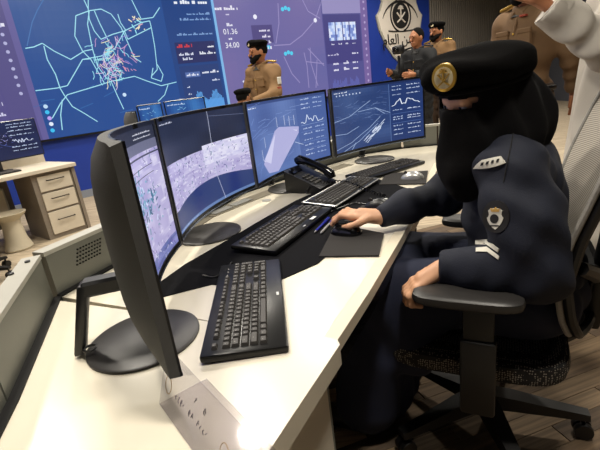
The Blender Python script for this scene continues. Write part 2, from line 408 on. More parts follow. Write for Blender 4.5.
# ceiling downlights
for i, (x, y, where) in enumerate(LAMPS):
    t = thing('ceiling_light', 'round recessed downlight in the ceiling above '+where, 'ceiling light', (x, y, CEIL), 0, 'downlights in the ceiling')
    MB().lathe([(.2, 0), (.2, -.015), (.155, -.015), (.155, -.004)], 24).build('trim_ring', 'white_plastic', t)
    MB().lathe([(.154, -.003), (.154, -.006)], 24).build('diffuser', 'lamp_glow', t)
    L = bpy.data.lights.new('ceiling_light_glow', 'AREA'); L.shape = 'DISK'; L.size = .3; L.energy = LAMP_W; L.color = (1, .93, .81); L.spread = math.radians(150)
    lo = bpy.data.objects.new('ceiling_light_glow', L); C.objects.link(lo); lo.parent = t; lo.location = (0, 0, -.02)

# ================================================================== VIDEO WALL
vw = thing('video_wall', 'giant wall display showing a glowing road map and data panels', 'screen', wallp(3, .93))
vw_inv = Vector(wallp(3, .93))
def fl(u, v, h): q = Vector(wallp(u, v, .06+h)); return q-vw_inv
def wbox(s0, s1, z0, z1, h0, h1): return MB().prism([(s0, -h1), (s1, -h1), (s1, -h0), (s0, -h0)], z0, z1, Matrix.Translation(-vw_inv) @ T0)
sa, sb, sm = -2.2, 6.2, 2.66
wbox(sa, sb, .90, 3.42, 0, .055).build('cabinet', 'bezel', vw, 0)
D = Draw(fl, .4, .003)
n1 = vnoise(3)
D.mosaic(-.25, .93, 2.66, 3.4, 30, 24, lambda a, b: mixc((32, 74, 142), (74, 100, 152), max(0, 1-math.hypot((a-.2)*1.8, (b-.72)*1.6)*1.6)*.9+.25*n1(a*6, b*6)-.1), 0)  # lighter patch at upper left is glare painted into the map colours
D.mosaic(sa, .93, -.25, 3.4, 10, 12, lambda a, b: mixc((66, 66, 120), (88, 80, 136), n1(a*4, b*4)), 0)
D.mosaic(sm, .93, sb, 3.4, 26, 18, lambda a, b: mixc((94, 98, 158), (128, 110, 162), .6*n1(a*4+9, b*4)+.4*b-.5*max(0, a-.7)), 0)
px = lambda pts, k=3, ox=0, oy=0: [onwall(ox+x/k, oy+y/k) for x, y in pts]
cy = (164, 226, 240)
roads = [[(75, 147), (100, 143), (125, 132), (160, 155), (210, 180), (250, 155), (275, 150)],
 [(130, 140), (140, 180), (165, 225), (178, 265), (190, 285), (215, 320), (250, 340), (290, 365)],
 [(105, 273), (170, 265), (200, 258), (225, 215), (245, 180), (270, 178)],
 [(155, 355), (180, 310), (200, 285), (300, 255), (330, 245), (400, 230), (440, 245), (480, 258), (525, 247)],
 [(185, 390), (180, 345), (185, 300)], [(245, -30), (248, 0), (262, 30), (265, 60), (280, 95), (300, 120)],
 [(262, -30), (262, 30)], [(225, 50), (222, 110), (245, 155), (270, 180), (310, 250)],
 [(225, 50), (265, 35), (300, 30), (330, 45), (360, 85), (380, 130), (400, 175), (420, 188)], [(265, 35), (260, 75), (275, 150), (290, 200), (320, 240)],
 [(375, -30), (390, 0), (410, 40), (420, 60), (455, 55), (475, 25)], [(300, 120), (335, 105), (370, 95), (420, 70), (445, 65), (450, 85), (460, 140), (468, 210), (450, 230)],
 [(280, 35), (295, 70), (310, 100), (325, 130)], [(330, 245), (350, 290), (368, 328)], [(500, 255), (490, 285), (470, 305)],
 [(455, 205), (450, 235), (480, 245), (485, 225), (468, 195)], [(370, 95), (380, 120), (420, 100), (450, 85)], [(245, 180), (300, 170), (340, 150), (370, 95)],
 [(350, 45), (358, 70), (375, 95)]]
for r in roads: D.line(px(r), .0125, cy, 2)
for i in range(120):
    x, y = random.gauss(325, 26), random.gauss(175, 36)
    if not (268 < x < 412 and 85 < y < 250): continue
    p = [(x, y)]; a = random.choice((0.2, 1.7, .9, 2.3))
    for j in range(3): a += random.uniform(-.6, .6); x += math.cos(a)*9; y += math.sin(a)*9; p.append((x, y))
    D.line(px(p), .010, random.choice([(210, 190, 225), (150, 220, 238), (230, 224, 190), (190, 150, 200), (160, 230, 235), (150, 220, 238), (140, 130, 210)]), 3)
for i in range(16):
    x, y = random.uniform(390, 440), random.uniform(55, 100)
    D.line(px([(x, y), (x+random.uniform(-14, 14), y+random.uniform(-12, 12))]), .016, random.choice([(150, 226, 240), (215, 170, 190), (235, 225, 190)]), 3)
for i in range(14):
    x, y = random.uniform(340, 400), random.uniform(150, 210)
    D.line(px([(x, y), (x+random.uniform(4, 14), y+random.uniform(4, 16))]), .010, (215, 150, 180), 3)
for k in range(8):
    x, y = random.uniform(90, 440), random.uniform(260, 360); D.line(px([(x, y), (x+random.uniform(20, 60), y-random.uniform(5, 30))]), .012, (50, 100, 165), 1)
D.line(px([(110, 35), (95, 70), (80, 140)]), .012, (70, 115, 175), 1); D.line(px([(110, 35), (130, 0)]), .012, (70, 115, 175), 1)
for x, y, c in [(135, 320, (190, 220, 245)), (140, 337, (60, 190, 240)), (147, 355, (190, 160, 240)), (152, 372, (225, 235, 250)), (156, 391, (60, 190, 240)), (370, 285, (200, 225, 250))]:
    s, z = onwall(x/3, y/3); D.disc(s, z, .028, c, 3)
# column of small icons and text on the left panel
D.rect(-.33, .93, -.25, 3.4, (98, 92, 150), 1); D.rect(-.62, .93, -.33, 3.4, (84, 78, 132), 1)
for k in range(11): D.disc(-.42, 2.62-k*.105, .022, (175, 175, 215), 3)
for k in range(12):
    z = 1.05+k*.13; D.words(-1.0, -.66, z, .045, (205, 205, 230), 3)
D.disc(-.68, 2.0, .02, (240, 120, 60), 4)
D.words(-.5, -.36, 2.4, .09, (225, 225, 240), 3)
# blue statistics panel right of the map
s0, s1 = 1.78, 2.6
D.rect(s0, .93, s1, 3.4, (32, 66, 128), 1)
D.words(1.98, 2.55, 2.66, .075, (235, 240, 250), 3)
for z in (2.5, 2.42, 2.2): D.words(1.9+random.random()*.3, 2.56, z, .035, (130, 165, 215), 3)
D.rect(1.86, 1.78, 2.56, 2.1, (40, 46, 96), 2); D.rect(1.86, 1.0, 2.56, 1.74, (38, 62, 118), 2)
D.words(1.89, 2.15, 2.02, .05, (205, 60, 70), 3); D.words(1.9, 2.15, 1.9, .04, (215, 220, 240), 3); D.words(1.95, 2.12, 1.83, .04, (215, 220, 240), 3)
D.words(2.42, 2.54, 2.0, .04, (230, 235, 245), 3); D.words(2.26, 2.55, 1.9, .045, (230, 235, 245), 3)
D.rect(1.94, 1.56, 2.2, 1.64, (86, 110, 170), 3); D.words(1.96, 2.18, 1.58, .04, (225, 230, 245), 4); D.words(2.24, 2.55, 1.6, .045, (225, 230, 245), 4); D.words(2.4, 2.54, 1.47, .035, (210, 220, 245), 4)
for k in range(22):
    a = 2.04+k*.0235; hgt = .26+.08*math.sin(k*.5)+.05*(k % 3)/3; D.quad([(a, .97), (a+.017, .97), (a+.017, .97+hgt), (a, .97+hgt)], (92, 160, 226), 3)
D.rect(2.03, .97, 2.56, 1.18, (74, 140, 212), 2.5)
for z in (1.05, 1.17, 1.29, 1.4): D.words(1.93, 1.99, z, .025, (215, 225, 245), 3)
D.rect(2.62, .93, 2.665, 3.4, (126, 182, 230), 3)
# lavender screen with tooltips and sidebar
def wpx(x0, x1, y, h, col):
    a_, b_ = onwall(x0, y), onwall(x1, y); D.words(a_[0], b_[0], a_[1], h, col, 3)
wpx(213, 236, 11, .07, (228, 226, 240)); wpx(224, 228, 16, .04, (215, 210, 235)); wpx(225, 231, 27, .05, (225, 225, 240)); wpx(227, 232, 40.5, .05, (225, 225, 240))
for txt, xx, yy in (('01.36', 228.5, 32.5), ('34.00', 230.5, 46)):
    V, Fc = text_geo(txt, .125); ss, zz = onwall(xx, yy)
    for f in Fc: D.quad([(ss+V[i][0], zz+V[i][1]) for i in f], (238, 238, 246), 4)
for k in range(3): D.disc(3.0, 1.2+k*.1, .02, (215, 215, 235), 3)
a = onwall(249, 26); b = onwall(272, 43); D.rect(a[0], b[1], b[0], a[1], (82, 74, 128), 2)
for k in range(4): D.words(a[0]+.15+.05*(k % 2), b[0]-.06, a[1]-.11-.1*k, .05, (225, 220, 240), 4)
for x, y in ((283, 10), (263, 48), (286, 54)):
    s, z = onwall(x, y)
    for k in range(3): D.disc(s-.06+.07*k, z+(.02 if k == 1 else 0), .036, (84, 206, 238), 4)
for r in [[(330, 95), (282, 45)], [(350, 140), (300, 150), (480, 142), (560, 85), (640, 20)], [(350, 140), (260, 135)]]: pass
fa = (150, 140, 190)
for r in [[(160, 230), (240, 225), (300, 180), (365, 105), (400, 0)], [(210, 285), (250, 370), (290, 415)], [(310, 265), (325, 330), (335, 440)], [(340, 240), (345, 320), (380, 430)], [(320, 310), (410, 320)], [(180, 20), (185, 120), (170, 220)], [(330, 245), (410, 330)], [(375, 300), (370, 440)], [(300, 0), (330, 60), (390, 95)]]:
    D.line(px(r, 5, 240, 0), .018, fa, 2)
for x, y in ((365, 105), (65, 88)):
    s, z = onwall(240+x/5, y/5); D.disc(s, z, .04, (235, 235, 250), 4)
q0 = onwall(320, 20)[0]; q1 = 6.0
D.rect(q0, .93, q1, 3.4, (84, 82, 142), 2); D.rect(q1, .93, sb, 3.4, (118, 98, 156), 2); D.rect(q0+.02, 2.48, q1, 3.4, (148, 140, 188), 3); D.rect(q0+.02, 1.55, q1-.03, 2.46, (70, 66, 126), 2.5)
for k in range(4):
    a = q0+.14+k*.19
    D.mosaic(a, 1.98, a+.165, 2.32, 4, 6, lambda x, y: random.choice([(170, 190, 238), (206, 222, 250), (120, 140, 205), (222, 230, 250)]), 4)
    D.words(a+.04, a+.13, 1.9, .03, (220, 220, 240), 4)
for k, a in enumerate((.18, .46, .72)):
    D.words(q0+a, q0+a+.15, 1.52, .06, (228, 226, 244), 4); D.words(q0+a, q0+a+.15, 1.4, .06, (228, 226, 244), 4)
D.words(q0+.72, q0+.9, 1.7, .05, (228, 226, 244), 4); D.words(q0+.06, q0+.35, 1.7, .04, (200, 196, 226), 4)
for k in range(26): D.rect(q0+.12+k*.029, 1.02, q0+.138+k*.029, 1.1+.16*random.random(), (98, 104, 176), 4)
D.line([(q0+.1, 1.02), (q0+.9, 1.02)], .03, (140, 166, 226), 5)
for z in np.arange(1.0, 2.7, .13): D.disc(q1+.1, z, .025, (176, 160, 204), 4)
D.build('display_graphics', vw)
for s_ in (sm, ): wbox(s_-.004, s_+.004, .93, 3.4, .055, .0565).build('panel_joint', 'bezel', vw, 0)

# ================================================================== SHIELD EMBLEM
ec = onwall(399, 13); se, ze = ec
em = thing('wall_emblem', 'cream shield emblem with black eye and Arabic lettering on the blue wall', 'emblem', wallp(se, ze, 0))
eI = Vector(wallp(se, ze, 0))
def shield(k=1):
    h = [(0, .82), (.26, .80), (.50, .72), (.66, .60), (.60, .40), (.58, .22), (.66, .05), (.78, -.06), (.70, -.34), (.52, -.66), (.28, -.92), (0, -1.12)]
    return [(x*k, y*k) for x, y in h]+[(-x*k, y*k) for x, y in h[-2:0:-1]]
Te = Matrix.Translation(Vector((0, 0, 0))) @ Matrix.Rotation(math.atan2(W[1], W[0]), 4, 'Z') @ Matrix.Rotation(math.pi/2, 4, 'X')
MB().prism(shield(.99), 0, .03, Te).build('shield_rim', 'ledge', em, 0); MB().prism(shield(.94), .03, .04, Te).build('shield_plate', 'emblem_white', em, 0)
def almond(w_, h_, n=14): return [(w_*(2*i/n-1), h_*math.sin(math.pi*i/n)) for i in range(n+1)]+[(w_*(1-2*i/n), -h_*.9*math.sin(math.pi*i/n)) for i in range(1, n)]
MB().lathe([(.27, .04), (.27, .048)], 28, Te @ Matrix.Translation((0, -.06, 0))).build('iris', 'emblem_black', em, 0)
mb = MB()
for a0, a1, rr, oy in ((20, 160, .52, -.32), ):
    mb.tube([Te @ Vector((.62*math.cos(math.radians(a))*1.0, oy+.0+rr*math.sin(math.radians(a))+.03, .045)) for a in range(a0, a1+1, 10)], [.006+.02*math.sin(math.pi*i/14) for i in range(15)], 6)
mb.tube([Te @ Vector((.33*math.cos(math.radians(a)), -.06+.33*math.sin(math.radians(a)), .045)) for a in range(110, 255, 12)], .018, 6)
mb.tube([Te @ Vector((.33*math.cos(math.radians(a)), -.06+.33*math.sin(math.radians(a)), .045)) for a in range(-75, 71, 12)], .018, 6)
mb.tube([Te @ Vector((x, -.36-.03*math.cos(x*3), .045)) for x in np.linspace(-.42, .42, 9)], .014, 6)
mb.build('eye_outline', 'emblem_black', em)
mb = MB(); mb.tube([Te @ Vector(p) for p in ((-.13, -.2, .052), (0, -.12, .052), (.13, .0, .052))], .018, 6); mb.tube([Te @ Vector(p) for p in ((.13, -.2, .052), (0, -.12, .052), (-.13, .0, .052))], .018, 6)
mb.tube([Te @ Vector(p) for p in ((0, -.08, .052), (0, .08, .052))], .018, 6)
for a in range(0, 181, 30): mb.tube([Te @ Vector((0, .08, .052)), Te @ Vector((.09*math.cos(math.radians(a)), .08+.07*math.sin(math.radians(a)), .052))], .013, 5)
mb.build('palm_and_swords', 'emblem_white', em)
V, Fc = text_geo('\uFEE1\uFE8E\uFECC\uFEDF\uFE8D \uFEE6\uFEE3\uFEF7\uFE8D', .3, .006)
MB().add([Te @ Vector((v[0], v[1]-.56, v[2]+.046)) for v in V], Fc).build('lettering', 'emblem_black', em, 0)
mb = MB(); mb.prism([(-.2, .42), (.2, .42), (.24, .62), (.12, .55), (0, .7), (-.12, .55), (-.24, .62)], .04, .05, Te)
mb.prism([(-.2, .34), (.2, .34), (.2, .39), (-.2, .39)], .04, .05, Te); mb.build('crown', 'emblem_gold', em, 0)

# ================================================================== MAIN CONSOLE DESK
DZ = .74
front = [(-.30, .10), (-.085, .486), (.048, .721), (.15, .931), (.303, 1.231), (.477, 1.588), (.726, 2.11), (.80, 2.27), (1.0, 2.33), (1.17, 2.30)]
back = [(-.44, .10), (-.53, .55), (-.563, .677), (-.706, 1.126), (-.50, 1.58), (-.28, 2.11), (.10, 2.50), (.50, 2.83), (.76, 2.87), (.98, 2.82), (1.2, 2.75)]
dk = thing('console_desk', 'long curved white control desk in the foreground carrying the curved monitors', 'desk', (0, 0, 0))
# near end board and main board are separate tops
near = [(-.30, .10), (-.085, .486), (.048, .721), (.045, .74), (-.70, 1.10), (-.563, .677), (-.53, .55), (-.44, .10)]
MB().prism(near, DZ-.045, DZ+.001).build('worktop_near', 'desk_white', dk, 0)
fr = [(.043, .735)]+front[3:]; fr2 = [(.013, .75)]+[(x-.03, y+.012) for x, y in front[3:]]
MB().prism(fr2+back[::-1][:-3], DZ-.03, DZ).build('worktop_main', 'desk_white', dk, 0)
mb = MB()
for (a, b, c, d) in zip(fr[:-1], fr[1:], fr2[:-1], fr2[1:]): mb.prism([a, b, d, c], DZ-.032, DZ-.0005)
mb.build('front_edge', 'desk_edge', dk, 0)
mb = MB()
for (a, b, c, d) in zip(fr[:-1], fr[1:], fr2[:-1], fr2[1:]): mb.prism([(a[0]-.004, a[1]+.002), (b[0]-.004, b[1]+.002), d, c], DZ-.075, DZ-.033)
mb.build('underframe', 'black_gloss', dk, 0)
mb = MB(); mb.prism([(-.32, .12), (-.115, .495), (.012, .715), (-.02, .74), (-.14, .52), (-.345, .14)], 0, DZ-.045); mb.build('end_panel', 'desk_side', dk, 0)
mb = MB(); mb.prism([(.012, .715), (.016, .722), (-.01, .745), (-.02, .74)], 0, DZ-.045); mb.build('panel_edge', 'metal_grey', dk, 0)
inb = [(x+(fx-x)*.3, y+(fy-y)*.3) for (x, y), (fx, fy) in zip(back[3:9], [(.0, 1.1), (.1, 1.3), (.3, 1.7), (.5, 1.9), (.7, 2.1), (.8, 2.2)])]
mb = MB()
for a, b in zip(inb[:-1], inb[1:]):
    d = Vector((b[0]-a[0], b[1]-a[1])).normalized()*.02; mb.prism([a, b, (b[0]-d.y, b[1]+d.x), (a[0]-d.y, a[1]+d.x)], 0, DZ-.03)
mb.build('modesty_panel', 'dark_void', dk, 0)
# rear upstand: metal boxes with a pale ledge on top, one per bay
for i in range(len(back)-1):
    a, b = Vector(back[i]), Vector(back[i+1]); d = (b-a).normalized(); n = Vector((-d.y, d.x)); g = d*.004
    t0, t1 = .004, .16
    MB().prism([a+g+n*.02, b-g+n*.02, b-g+n*.055, a+g+n*.055], .3, DZ+.125).build('rear_panel', 'metal_grey', dk, 0)
    MB().prism([a+n*.018, b+n*.018, b+n*.065, a+n*.065], DZ+.125, DZ+.137).build('rear_ledge', 'ledge', dk, 0)
    MB().prism([a+n*.0, b+n*.0, b+n*.02, a+n*.02], DZ-.03, DZ+.006).build('cable_gap', 'dark_void', dk, 0)
a, b = Vector(back[3]), Vector(back[4]); d = (b-a).normalized(); n = Vector((-d.y, d.x))
mb = MB()
for i in range(9):
    for j in range(5):
        p = a+d*(.09+i*.011+j*.004)+n*.0195; mb.box((p.x, p.y, DZ+.06+j*.011), (.005, .005, .004), None)
mb.build('vent_holes', 'dark_void', dk, 0)
for k, (p_, q_) in enumerate((((-.690, 1.02), .05), ((-.695, 1.10), .05))):
    MB().lathe([(.007, DZ+.137), (.007, DZ+.141), (.003, DZ+.142)], 10, Matrix.Translation((p_[0]-.035, p_[1]-.03, 0))).build('screw', 'black_plastic', dk)
# recessed aluminium cable track with flip lids
tr = [(-.50, 1.50), (-.40, 1.78), (-.22, 2.0), (.02, 2.27), (.34, 2.56)]
mb = MB()
for a, b in zip(tr[:-1], tr[1:]):
    a, b = Vector(a), Vector(b); d = (b-a).normalized(); n = Vector((-d.y, d.x)); mb.prism([a-n*.04, b-n*.04, b+n*.04, a+n*.04], DZ, DZ+.0025)
mb.build('cable_track', 'track', dk, 0)
a, b = Vector(tr[1]), Vector(tr[2]); d = (b-a).normalized(); n = Vector((-d.y, d.x))
for t_ in (.1, .55):
    p = a+(b-a)*t_; Mx = frame((p.x, p.y, DZ+.0025), (d.x, d.y, 0)); MB().box((.06, 0, .002), (.11, .05, .003), Mx).build('track_lid', 'silver_light', dk, 0)
MB().lathe([(.022, DZ+.0005), (.022, DZ+.003)], 20, Matrix.Translation((-.14, 1.93, 0))).build('grommet', 'silver_light', dk)

# ================================================================== CURVED MONITORS
MW, MH, MR = .665, .365, 1.0
def arcp(u, v, h, tilt=0):  # u along arc, v up from bottom, h toward the viewer
    a = u/MR; return Vector(((MR-h)*math.sin(a), -MR+(MR-h)*math.cos(a), v))
def monitor(name, label, mid, ang, base, draw, neck=True):
    t = thing(name, label, 'monitor', (mid[0], mid[1], DZ), math.radians(ang), 'curved desk monitors')
    z0 = .088; hw = MW/2
    mb = MB(); nu, nv = 28, 12
    def backs(u, v):
        U, V = 2*u-1, 2*v-1; th = .012+.031*(1-U**4)*(1-abs(V)**5)
        r = .012*max(0, abs(U)-.94)/.06
        return arcp(U*hw, z0+MH*(.5+V*(.5-r)), -th)
    mb.grid(backs, nu, nv)
    def fronts(u, v): return arcp((2*u-1)*hw, z0+MH*v, .004)
    def rim(s_):
        pass
    mb.grid(fronts, nu, 1)
    # rim strips
    for (f0, f1, n_) in ((lambda t_: fronts(t_, 0), lambda t_: backs(t_, 0), nu), (lambda t_: fronts(t_, 1), lambda t_: backs(t_, 1), nu), (lambda t_: fronts(0, t_), lambda t_: backs(0, t_), nv), (lambda t_: fronts(1, t_), lambda t_: backs(1, t_), nv)):
        mb.grid(lambda u, v: f0(u).lerp(f1(u), v), n_, 1)
    mb.build('housing', 'shell_grey', t)
    b = MB()
    for (u0, u1, v0, v1) in ((-hw, hw, MH-.011, MH), (-hw, -hw+.010, 0, MH), (hw-.010, hw, 0, MH), (-hw, hw, 0, .016)):
        n_ = 28 if u1-u0 > .1 else 1
        for i in range(n_):
            a0, a1 = u0+(u1-u0)*i/n_, u0+(u1-u0)*(i+1)/n_
            b.add([arcp(a0, z0+v0, .004), arcp(a1, z0+v0, .004), arcp(a1, z0+v1, .004), arcp(a0, z0+v1, .004), arcp(a0, z0+v0, .008), arcp(a1, z0+v0, .008), arcp(a1, z0+v1, .008), arcp(a0, z0+v1, .008)],
                  [(4, 5, 6, 7), (0, 1, 5, 4), (2, 3, 7, 6), (1, 2, 6, 5), (3, 0, 4, 7)])
    b.build('bezel', 'bezel', t)
    s = MB(); s.grid(lambda u, v: arcp((2*u-1)*(hw-.002), z0-.001+.006*v, .009), 28, 1); s.grid(lambda u, v: arcp((2*u-1)*(hw-.002), z0-.001, .009-.006*v), 28, 1); s.build('bottom_trim', 'silver', t)
    d = Draw(lambda u, v, h: arcp(-hw+.010+u*(MW-.02), z0+.016+v*(MH-.027), .005+h), .04, .0003)
    draw(d); d.build('display_graphics', t)
    # stand in the monitor's frame
    bl = RZ(-math.radians(ang)) @ Vector((base[0]-mid[0], base[1]-mid[1], 0))
    bx, by = bl.x, bl.y
    MB().lathe([(.118, 0), (.121, .002), (.121, .006), (.116, .009), (.02, .0095)], 48, Matrix.Translation((bx, by, 0))).build('stand_base', 'base_grey', t)
    ny = by+.085
    (lambda m_: (setattr(m_, 'v', [(x_, y_+(.165-z_)*.30, z_) for x_, y_, z_ in m_.v]), m_)[1])(MB().box((bx, ny, .085), (.040, .022, .155), bev=.006, seg=2)).build('stand_neck', 'black_plastic', t)
    MB().box((bx, ny/2+.012, .150), (.040, max(.03, ny-.01), .034), bev=.006).build('stand_arm', 'black_plastic', t)
    m = MB(); m.tube([Vector((bx-.02+.012*math.cos(a), ny+.022+.012*math.sin(a), .022)) for a in np.linspace(0, 6.28, 17)], .003, 6, False); m.build('cable_ring', 'black_plastic', t)
    return t

def cx(d, k=1):  # scale: unit square -> draws in 0..1
    return d
def picture(d, seed, x0, y0, x1, y1, nx, ny, cols, layer=1, specks=140, spk=((60, 110, 140), (90, 80, 150), (230, 230, 245), (130, 110, 180))):
    n = vnoise(seed)
    d.mosaic(x0, y0, x1, y1, nx, ny, lambda a, b: mixc(mixc(cols[0], cols[1], n(a*7, b*7)*1.3-.15), cols[2], (n(a*25+5, b*25)-.55)*2), layer)
    for i in range(specks):
        a, b = random.uniform(x0, x1), random.uniform(y0, y1); l = random.uniform(.006, .025); an = random.uniform(0, 3.14)
        d.line([(a, b), (min(x1, a+l*math.cos(an)), min(y1, b+l*1.6*math.sin(an)))], .006, random.choice(spk), layer+1)
lav = [(168, 160, 206), (196, 190, 226), (222, 218, 240)]
def draw1(d):
    d.rect(0, 0, 1, 1, (70, 80, 105), 0); picture(d, 21, 0, 0, 1, .84, 60, 40, lav, 1, 200)
    for i in range(260):
        x, y = random.gauss(.55, .16), random.gauss(.46, .09)
        if 0 < x < .96 and .1 < y < .8: l = random.uniform(.01, .04); an = random.uniform(0, 3.14); d.line([(x, y), (x+l*math.cos(an), y+l*1.5*math.sin(an))], .014, random.choice([(110, 168, 196), (70, 130, 160), (205, 214, 240), (140, 180, 210), (50, 90, 130)]), 3)
    picture(d, 27, 0, 0, 1, .1, 50, 6, [(80, 90, 150), (150, 150, 205), (120, 130, 190)], 3, 60)
    d.rect(0, .9, 1, 1, (38, 42, 58), 3); d.rect(0, .83, 1, .9, (104, 106, 130), 3)
    for y in (.925, .955): d.words(.74, .95, y, .011, (222, 224, 236), 5)
    d.line([(.1, .8), (1, .8)], .012, (60, 62, 84), 5); d.rect(.55, .66, .9, .665, (50, 54, 76), 5); d.rect(.55, .72, .9, .725, (50, 54, 76), 5); d.rect(.55, .66, .556, .725, (50, 54, 76), 5)
def draw2(d):
    d.rect(0, 0, 1, 1, (22, 30, 54), 0)
    n = vnoise(5)
    d.mosaic(0, .6, 1, 1, 30, 10, lambda a, b: mixc((20, 27, 48), (44, 54, 84), .7*n(a*5, b*3)+.5*a*b), 1)
    picture(d, 31, 0, .2, 1, .62, 70, 26, lav, 2, 260); picture(d, 33, .5, .45, 1, .66, 36, 10, [(200, 198, 232), (232, 230, 246), (180, 176, 216)], 4, 40)
    for i in range(50):
        x0, x1 = i/50, (i+1)/50; top = lambda x: .16+.13*math.sin(x*2.6+.2)
        d.quad([(x0, .03), (x1, .03), (x1, top(x1)), (x0, top(x0))], mixc((58, 74, 118), (30, 48, 112), n(x0*9, 2)), 6)
    d.rect(0, 0, 1, .03, (100, 128, 178), 7); d.words(.02, .3, .012, .008, (200, 210, 235), 8)
    d.line([(.62, 1), (.62, .9), (.6, .35), (.66, .0)], .004, (195, 200, 225), 8); d.words(.02, .2, .965, .014, (200, 205, 225), 8)
    d.line([(.62, .95), (1, .9)], .003, (120, 130, 165), 8)
def draw3(d):
    n = vnoise(8); d.mosaic(0, 0, 1, 1, 30, 20, lambda a, b: mixc((70, 92, 150), (104, 130, 188), .8*n(a*4, b*4)+.3*a-.1*b), 0)
    d.rect(.66, 0, 1, 1, (74, 98, 158), 1); d.rect(0, .965, 1, 1, (56, 76, 130), 2); d.words(.02, .14, .93, .02, (226, 232, 246), 3)
    for i in range(26):
        x, y = random.uniform(0, .6), random.uniform(.45, .95); d.line([(x, y), (x+random.uniform(.05, .2), y+random.uniform(-.02, .09))], .005, (126, 150, 204), 2)
    for i in range(10): x = random.uniform(0, .5); d.line([(x, random.uniform(.0, .3)), (x+.1, random.uniform(.1, .4))], .004, (116, 140, 198), 2)
    d.poly([(.14, .2), (.2, .05), (.34, .02), (.66, .47), (.67, .56), (.6, .58), (.42, .62), (.36, .58)], (176, 176, 220), 3)
    d.poly([(.15, .24), (.33, .1), (.64, .52), (.44, .6), (.38, .57)], (206, 206, 238), 4)
    d.line([(.15, .24), (.33, .1), (.64, .52)], .008, (224, 222, 244), 6)
    for i in range(9): t_ = i/9; d.line([(.17+.22*t_, .26+.32*t_), (.33+.3*t_, .12+.4*t_)], .006, (122, 126, 190), 5)
    for i in range(5): t_ = (i+.5)/5; d.line([(.15+.18*t_, .24-.14*t_), (.4+.22*t_, .58-.05*t_)], .006, (130, 134, 196), 5)
    for x, y in ((.2, .4), (.4, .62), (.5, .62), (.56, .6), (.62, .6), (.14, .25)): d.line([(x, y), (x, y+.14)], .004, (214, 220, 242), 6)
    d.line([(.6, .35), (.7, .28)], .006, (200, 215, 240), 4)
    x = .7; p = [(.7, .6)]
    while x < .96: x += .02; p.append((x, .58+.14*random.random()*(1 if .76 < x < .9 else .3)))
    d.line(p, .008, (214, 226, 246), 3); d.line([(.7, .56), (.97, .56)], .004, (150, 175, 220), 3)
    for y in (.93, .86, .8, .5, .42, .33, .25, .17, .1): d.words(.72, .82, y, .02, (190, 206, 238), 3); d.words(.86, .96, y, .02, (168, 188, 228), 3)
    for y in (.46, .3, .2): d.rect(.69, y, .98, y+.003, (120, 148, 206), 3)
def draw4(d):
    n = vnoise(12); d.mosaic(0, 0, 1, 1, 30, 20, lambda a, b: mixc((40, 62, 112), (62, 86, 136), n(a*5, b*5)), 0)
    d.rect(.66, 0, 1, 1, (34, 56, 108), 1); d.rect(.655, 0, .662, 1, (84, 110, 160), 2); d.rect(0, .97, 1, 1, (30, 46, 88), 2); d.words(.03, .2, .935, .02, (226, 232, 246), 3)
    for i in range(8): d.disc(.06+.04*i, .9, .008, (200, 212, 238), 3, 8, .012)
    for i in range(60):
        x, y = random.uniform(0, .6), random.uniform(.35, .9); d.line([(x, y), (x+random.uniform(.02, .09), y+random.uniform(-.03, .05))], .005, random.choice([(88, 112, 162), (110, 132, 178), (74, 96, 148)]), 2)
    for r in [[(0, .05), (.2, .12), (.42, .3), (.55, .46)], [(.1, .0), (.3, .12), (.52, .35)], [(.3, .6), (.5, .62), (.66, .5)], [(0, .5), (.2, .55), (.45, .75)], [(.2, .0), (.25, .1)], [(.5, .62), (.6, .5)], [(0, .3), (.15, .28), (.3, .36)]]: d.line(r, .007, (160, 182, 220), 3)
    for i in range(20):
        x = random.uniform(.34, .56); y = .04+(x-.34)*1.2+random.uniform(-.04, .06); d.line([(x, y), (x+.05, y+.07)], .008, (206, 218, 240), 4)
    p = []; x = .68
    while x < .97: p.append((x, .6+.14*random.random()*math.sin((x-.68)*10.8))); x += .018
    d.line(p, .01, (226, 234, 248), 3)
    for y in (.92, .86, .78, .52, .4, .36, .25, .18, .1): d.words(.69, .79, y, .018, (190, 206, 236), 3); d.words(.84, .97, y, .018, (206, 218, 242), 3)
    for y in (.46, .3): d.rect(.68, y, .98, y+.004, (100, 130, 190), 3)
def mid_of(a, b, k=.054):
    a, b = np.array(a), np.array(b); d = (b-a)/np.linalg.norm(b-a); n = np.array([-d[1], d[0]]); return (a+b)/2+n*k
mons = [('nearest curved monitor seen from its dark back and edge showing lavender imagery', (-.216, .552), (-.368, 1.205), (-.375, .835), draw1, 103),
        ('curved monitor with navy band over lavender aerial imagery beside the nearest monitor', (-.368, 1.237), (-.172, 1.846), (-.345, 1.536), draw2, 72.2),
        ('curved monitor showing a pale 3D building block on blue', (-.16, 1.845), (.213, 2.347), (-.02, 2.13), draw3, 53.4),
        ('curved monitor farthest right showing a dark blue street map with charts', (.228, 2.346), (.849, 2.635), (.503, 2.58), draw4, 25)]
for lab, a, b, base, dr, ang in mons: monitor('curved_monitor', lab, mid_of(a, b), ang, base, dr)

